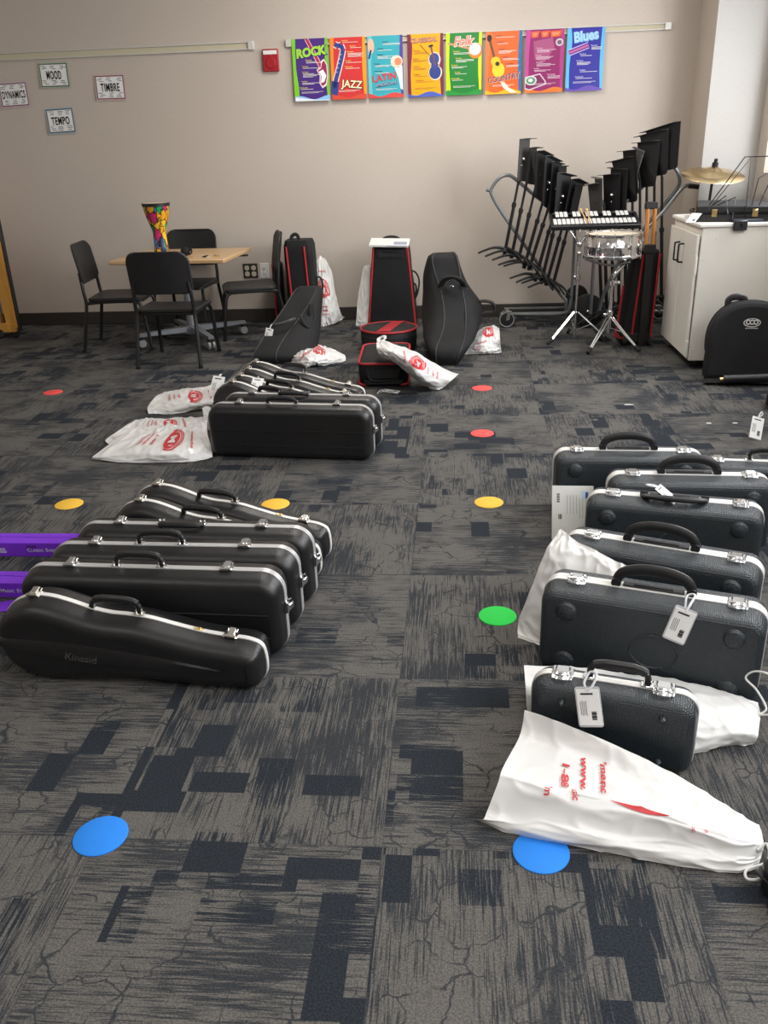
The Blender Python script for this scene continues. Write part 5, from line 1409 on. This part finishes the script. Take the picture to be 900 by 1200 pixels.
t = thing('snare_drum', 'shiny chrome snare drum with a cream head on its own stand', 'drum', (1.025, 5.97, .60))
m = MB(); m.lathe([(.172, .008), (.172, .066), (.175, .070), (.175, .078), (.172, .082), (.172, .142)], 64); m.build('shell', M_chrome, t, smooth=40)
for z in (.002, .138):
    m = MB(); m.lathe([(.172, z), (.180, z-.002), (.184, z+.004), (.184, z+.014), (.179, z+.018), (.174, z+.016)], 64); m.build('hoop', M_chrome, t, smooth=40)
m = MB(); m.lathe([(.0005, .147), (.12, .147), (.172, .145)], 48); m.build('drum_head', MATS['cream_drumhead'], t)
m = MB(); m.lathe([(.0005, .004), (.172, .006)], 48); m.build('bottom_head', M_paper, t)
for k in range(10):
    a = 2*pi*k/10+.2; c = V((cos(a), sin(a), 0))
    m = MB(); m.cyl(c*.187+V((0, 0, -.004)), c*.187+V((0, 0, .162)), .0032, 8); m.box(c*.180+V((0, 0, .074)), (.016, .016, .034), ch=.004, rot=Matrix.Rotation(a, 3, 'Z'))
    for z in (.012, .150): m.box(c*.187+V((0, 0, z)), (.012, .012, .014), ch=.003, rot=Matrix.Rotation(a, 3, 'Z'))
    m.build('lug', M_chrome, t)
m = MB(); m.box((.186, .01, .07), (.022, .03, .07), ch=.005); m.box((.20, .01, .085), (.012, .02, .05), ch=.004); m.build('strainer', M_chrome, t)
ts = thing('snare_stand', 'chrome double-braced tripod stand holding the snare drum', 'drum stand', (1.035, 5.95, 0))
m = MB(); m.tube([(0, 0, .10), (0, 0, .34)], .014, 14); m.tube([(0, 0, .30), (0, 0, .455)], .010, 14)
m.lathe([(.016, 0), (.024, .004), (.024, .034), (.016, .038)], 16, 0, Matrix.Translation((0, 0, .215))); m.lathe([(.014, 0), (.022, .004), (.022, .03), (.014, .034)], 16, 0, Matrix.Translation((0, 0, .415)))
m.ball((-.035, -.005, .225), .012, 8); m.ball((.04, -.005, .435), .016, 8); m.cyl((0, 0, .435), (.04, -.005, .435), .005, 8)
m.tube(catmull([(0, 0, .45), (.01, -.01, .49), (.035, .0, .53), (.05, 0, .55)], 4), .012, 10); m.cyl((.02, -.02, .50), (.075, -.02, .565), .008, 8); m.build('pole', M_chrome, ts)
for a in (170, 290, 50):
    d = V((cos(R(a)), sin(R(a)), 0)); m = MB()
    m.tube(catmull([V((.01, 0, .545)), d*.07+V((.0, 0, .555)), d*.15+V((0, 0, .578)), d*.185+V((0, 0, .588)), d*.192+V((0, 0, .612))], 5), .008, 8, flat=1.5)
    bk_ = m.build('basket_arm', M_chrome, ts); m = MB(); m.box(d*.192+V((0, 0, .605)), (.02, .03, .022), ch=.005, rot=Matrix.Rotation(R(a), 3, 'Z')); m.build('rubber_tip', M_rubber, bk_)
for a, ln in ((232, .255), (-42, .235), (95, .2)):
    d = V((cos(R(a)), sin(R(a)), 0)); sd0 = V((-d.y, d.x, 0)); m = MB()
    for q in (-.011, .011): m.tube([sd0*q+d*.018+V((0, 0, .205)), sd0*q*.8+d*ln*.55+V((0, 0, .105)), sd0*q*.4+d*ln+V((0, 0, .020))], .0055, 8)
    m.tube([d*.012+V((0, 0, .135)), d*ln*.48+V((0, 0, .118))], .005, 8)
    lg = m.build('leg', M_chrome, ts); m = MB(); m.tube([d*(ln-.025)+V((0, 0, .036)), d*(ln+.012)+V((0, 0, .012))], [.015, .014], 10); m.build('rubber_foot', M_rubber, lg)

# narrow red-piped bag by the cabinet, with wooden stand legs
t = thing('percussion_bag', 'narrow black bag with red piping standing between the snare drum and the cabinet', 'instrument bag', (1.235, 6.10, 0))
secs = []
for i in range(19):
    z = .008+.62*i/18; q = i/18; secs.append(rr_section(z, .215-.05*q-(.015 if i in (0, 18) else 0), .20-(.02 if i in (0, 18) else 0), .025, -.005+.035*q, 0))
soft(secs, wob=.005, seed=22).build('bag_body', M_fabric, t, smooth=60)
for x0, x1 in ((-.035, .0), (.093, .105)):
    m = MB(); m.tube([(x0+(x1-x0)*q, -.104, .05+.56*q) for q in [i/10 for i in range(11)]], .008, 8); m.build('piping', M_red, t, label='red piping')
m = MB(); m.tube(catmull([(-.105, -.05, .40), (-.12, -.06, .25), (-.135, -.08, .12), (-.15, -.10, .07)], 4), .008, 8); m.loft([[(-.15, -.105, .06), (-.04, -.107, .03), (-.04, -.107, .085), (-.105, -.106, .055), (-.14, -.105, .10)], [(-.15, -.098, .06), (-.04, -.100, .03), (-.04, -.10, .085), (-.105, -.098, .055), (-.14, -.098, .10)]]); m.build('red_panel', M_red, t)
m = MB(); m.box((.0, -.09, .05), (.20, .05, .09), ch=.02); m.build('foot_panel', M_fabric2, t)
for x in (.085, -.08):
    m = MB(); m.lathe([(.001, -.012), (.026, -.012), (.03, -.006), (.03, .006), (.026, .012), (.001, .012)], 18, 0, Matrix.Translation((x, -.11, .03)) @ Matrix.Rotation(R(80), 4, 'Z') @ Matrix.Rotation(R(90), 4, 'X')); m.build('wheel', M_rubber, t)
t = thing('wooden_stand', 'pair of orange wooden legs with a black top rising behind the snare drum', 'stand', (1.255, 5.975, 0))
for x in (-.022, .022):
    m = MB(); m.tube([(x+.010, 0, .63), (x, 0, .91)], .0135, 12); m.build('leg', mat('orange_lacquered_wood', (.46, .19, .045), .3, var=.1), t)
m = MB(); m.box((-.002, 0, .915), (.082, .03, .045), ch=.006); m.build('top_clamp', M_black, t)
m = MB(); m.box((.012, 0, .645), (.075, .04, .06), ch=.006); m.box((.014, .0, .31), (.05, .02, .62)); m.build('lower_clamp', M_black, t)

# ------------------------------------------------------------------ cabinet
M_cab = mat('cream_steel_cabinet', (.80, .77, .70), .36, var=.02); M_cabtop = mat('cabinet_top_white', (.80, .78, .73), .35)
CX0, CX1, CY0, CY1, CZ0, CZ1 = 1.405, 2.07, 5.31, 5.99, .055, .855
t = thing('cabinet', 'cream steel cabinet with two doors and rivets, against the right wall', 'cabinet', (CX0, CY0, 0), R(0))
W, D = CX1-CX0, CY1-CY0
m = MB(); m.box((W/2+.006, D/2, (CZ0+CZ1-.02)/2), (W-.012, D, CZ1-.02-CZ0), ch=.003)
for x, z in ((.10, .77), (.40, .77), (.05, .40), (.33, .41), (.035, .145), (.035, .125), (.05, .085), (.035, .655), (.032, .63)):
    m.lathe([(.0005, .003), (.004, .0026), (.006, 0)], 12, 0, Matrix.Translation((x, 0, z)) @ Matrix.Rotation(R(90), 4, 'X'))
m.build('body', M_cab, t)
m = MB(); m.box((W/2-.004, D/2-.004, CZ1-.011), (W+.008, D+.016, .022), ch=.005); m.build('worktop', M_cabtop, t)
for a, b, hy in ((.012, D*.5-.004, D*.5-.045), (D*.5+.004, D-.012, None)):
    m = MB(); m.box((-.004, (a+b)/2, (CZ0+CZ1-.06)/2+.01), (.018, b-a, CZ1-CZ0-.085), ch=.003)
    for z in (.12, .70): m.ball((-.013, a+.03, z), .004, 6)
    d_ = m.build('door', M_cab, t)
    y = D*.5-.05 if hy else D*.5+.05
    m = MB(); m.tube(catmull([(-.013, y, .715), (-.04, y, .712), (-.044, y, .70), (-.044, y, .62), (-.04, y, .608), (-.013, y, .605)], 4), .0055, 8); m.build('handle', M_black, d_)
for z in (.62, .13):
    m = MB(); m.box((-.006, -.004, z), (.014, .012, .10), ch=.003); m.cyl((-.01, -.006, z-.05), (-.01, -.006, z+.05), .006, 10); m.build('hinge', M_cabtop, t)
m = MB(); m.box((W/2+.02, D/2+.03, CZ0/2+.003), (W-.12, D-.10, CZ0)); m.build('plinth', M_black, t)

# flat black case on the cabinet
t = thing('flat_case', 'flat black case with brass latches lying on the cabinet', 'instrument case', (1.655, 5.62, CZ1), R(-14))
m = MB(); m.box((0, 0, .024), (.40, .50, .048), ch=.006); m.build('lower_half', M_black, t)
m = MB(); m.box((0, 0, .069), (.40, .50, .038), ch=.006); m.box((0, 0, .0495), (.404, .504, .003), 0); m.build('lid', M_fabric2, t)
for x, y, rz in ((-.203, .17, 90), (-.203, -.17, 90), (-.10, -.253, 0), (.12, -.253, 0)):
    m = MB(); m.box((0, 0, .05), (.030, .006, .042), ch=.0015); m.box((0, -.004, .055), (.018, .006, .022), ch=.002); m.build('latch', M_brass, t, (x, y, 0), (0, 0, R(-rz)))
m = MB(); m.tube(catmull([(-.203, .06, .045), (-.225, .05, .05), (-.232, .02, .048), (-.232, -.05, .048), (-.225, -.075, .05), (-.203, -.085, .045)], 5), .008, 8); m.build('handle', M_black, t)
luggage_tag('white tag hanging from the handle of the flat case on the cabinet', at(817, 250, .915), (R(-62), 0, R(-38)), [(0, .01, .01), (.005, .02, .02), (0, .01, .012), (0, 0, -.002)], sleeve=False, s=1.1)

# wire rack clamped at the cabinet edge
t = thing('wire_rack', 'black wire rack on a clamp at the front edge of the cabinet top', 'rack', (1.60, 5.36, CZ1))
o_ = V((1.60, 5.36, CZ1))
def Q(px, py, y): return atY(px, py, y)-o_
m = MB()
for pts in ([(827,246,5.5), (873,184,5.45), (902,183,5.4), (960,184,5.4)], [(830,246,5.4), (880,185,5.36), (873,255,5.36)], [(828,246,5.5), (851,229,5.45), (853,251,5.36)], [(828,246,5.5), (862,231,5.42), (858,257,5.36)], [(878,253,5.36), (889,209,5.38), (905,200,5.4), (950,198,5.4)], [(883,255,5.36), (900,217,5.38), (930,190,5.4)]):
    m.tube([Q(*p) for p in pts], .0032, 8)
m.build('wire_frame', M_black, t)
m = MB(); c = (Q(858, 259, 5.36)+Q(893, 258, 5.36))/2; L_ = (Q(893, 258, 5.36)-Q(858, 259, 5.36)).length
m.box((c.x, c.y, .0095), (L_, .05, .016), ch=.003); m.build('base_bar', mat('dark_blue_steel', (.035, .042, .06), .4), t)
m = MB(); m.box((c.x-.055, -.068, -.012), (.075, .022, .055), ch=.004); m.box((c.x-.055, -.050, .004), (.06, .05, .012), ch=.002); m.cyl((c.x-.045, -.08, -.005), (c.x-.045, -.095, -.005), .008, 10); m.build('clamp', M_black, t)

# cymbal on its stand behind the cabinet
t = thing('cymbal_stand', 'brass cymbal with a black wing nut on a thin stand behind the cabinet', 'cymbal', (1.72, 6.33, 0))
CP, CR_ = (0, 0, 1.10), (R(13), R(2), 0)
m = MB(); m.lathe([(.0005, .026), (.02, .025), (.04, .015), (.06, .003), (.13, -.010), (.205, -.030), (.206, -.032), (.13, -.014), (.06, -.001), (.0005, .017)], 64)
m.build('cymbal', mat('cymbal_bronze', (.78, .62, .36), .27, metal=1, bump=('wave', 90, .08)), t, CP, CR_, smooth=50)
m = MB(); m.cyl((0, 0, .02), (0, 0, .05), .020, 14); m.cyl((0, 0, .05), (0, 0, .075), .012, 12); m.build('wing_nut', M_black, t, CP, CR_)
m = MB(); m.tube([(0, 0, .02), (-.02, .0, .6), (0, 0, 1.11)], .009, 10); m.box((-.07, .0, .86), (.03, .02, .05), ch=.004)
for a in (30, 150, 270): m.tube([(0, 0, .30), (.19*cos(R(a)), .19*sin(R(a)), .01)], .008, 8)
m.build('pole', M_black, t)

# round cymbal bag in front of the cabinet
t = thing('cymbal_bag', 'round-topped black cymbal bag with a pale oval emblem leaning on the cabinet', 'instrument bag', (1.672, 5.05, 0), 0, rot=(R(-6), 0, R(-4)))
ol = []
for i in range(33):
    a = R(-12+204*i/32); ca, sa = cos(a), sin(a); ol.append(V((.226*math.copysign(abs(ca)**.82, ca), .225+.228*math.copysign(abs(sa)**.9, sa))))
ol += [V((-.226, .10)), V((-.228, .03)), V((-.21, .004)), V((.21, .004)), V((.228, .03)), V((.226, .10))]
m = MB(); slab(m, ol, [(.055, .03), (.052, .012), (.04, .002), (.01, 0), (-.03, 0), (-.046, .004), (-.055, .010), (-.060, .020), (-.064, .032)]); m.build('bag_body', M_fabric, t, smooth=50)
m = MB()
for y in (-.030, .025): m.tube([(p.x*1.004, y, p.y*1.002) for p in ol[:33]], .0045, 6)
m.build('seam_cord', M_seam, t)
m = MB(); m.tube(catmull([(-.125, 0, .415), (-.125, 0, .455), (-.108, 0, .470), (-.08, 0, .474), (-.055, 0, .470), (-.038, 0, .458), (-.038, 0, .435)], 5), .011, 8, flat=1.7); m.build('carry_handle', M_black, t)
m = MB(); ex, ez, ey = .0, .335, -.0665
def ring_(a, b, a2, b2, mi):
    m.loft([[(ex+a*cos(2*pi*i/32), ey, ez+b*sin(2*pi*i/32)) for i in range(32)], [(ex+a2*cos(2*pi*i/32), ey, ez+b2*sin(2*pi*i/32)) for i in range(32)]], mi, cap=False)
ring_(.047, .025, .042, .0205, 0)
for q in (-.021, .0, .021): 
    m.loft([[(ex+q+.014*cos(2*pi*i/20), ey, ez+.003+.015*sin(2*pi*i/20)) for i in range(20)], [(ex+q+.0075*cos(2*pi*i/20), ey, ez+.003+.0075*sin(2*pi*i/20)) for i in range(20)]], 0, cap=False)
for i in range(7): m.box((ex-.030+.010*i, ey, ez-.031), (.0065, .001, .005), 0)
m.build('emblem', mat('pale_emblem', (.62, .62, .60), .5), t, smooth=0, label='pale oval emblem')
m = MB(); m.loft([[(-.26, -.13, .003), (-.22, -.03, .003), (.3, -.03, .003), (.3, -.16, .003)], [(-.255, -.125, .012), (-.21, -.05, .02), (.3, -.05, .02), (.3, -.155, .014)]]); m.build('bottom_flap', M_fabric, t)
m = MB(); m.tube([(-.145, -.150, .028), (.05, -.14, .034), (.34, -.12, .042)], .024, 12); m.build('rolled_sleeve', M_black, t)
m = MB(); m.cyl((-.165, -.152, .026), (-.144, -.150, .028), .012, 12); m.build('sleeve_tip', M_brass, t, label='pale metal tip')

# things cut by the right edge
t = thing('gig_bag', 'black bag mostly outside the right edge carrying a white hanging tag', 'instrument bag', (1.80, 4.40, 0), R(8))
secs = []
for z, w, d in ((.004, .30, .30), (.015, .33, .33), (.06, .33, .33), (.10, .31, .30), (.135, .27, .24), (.145, .20, .18)): secs.append(rr_section(z, w, d, .06))
soft(secs, wob=.004, seed=31).build('bag_body', M_fabric, t, smooth=60)
m = MB(); m.box((-.10, -.168, .065), (.05, .01, .11), ch=.003); m.build('strap', M_fabric2, t)
luggage_tag('white tag hanging from the bag at the right edge, near two tape marks', at(889, 489, .098), (R(-28), R(18), R(8)), [(.004, .004, .012), (.014, .006, .03), (.02, .004, .02), (0, 0, -.002)], sleeve=False, s=1.25)
m = MB(); m.box((0, 0, .10), (.16, .004, .2))
tag(m.build('paper_sheet', M_greypap, None, (1.27, 3.235, .02), (R(-10), R(38), R(-10)), smooth=0), 'pale paper sheet standing behind the low case at the right edge', 'paper')
t = thing('instrument_case', 'black case corner cut off by the right edge near the large white bag', 'instrument case', (.742, 1.285, 0), R(30))
m = MB(); m.box((0, 0, .04), (.30, .16, .08), ch=.018); m.build('case_body', M_shell, t)
m = MB(); m.box((0, 0, .042), (.303, .163, .008), ch=.002); m.build('valance', M_seam, t)
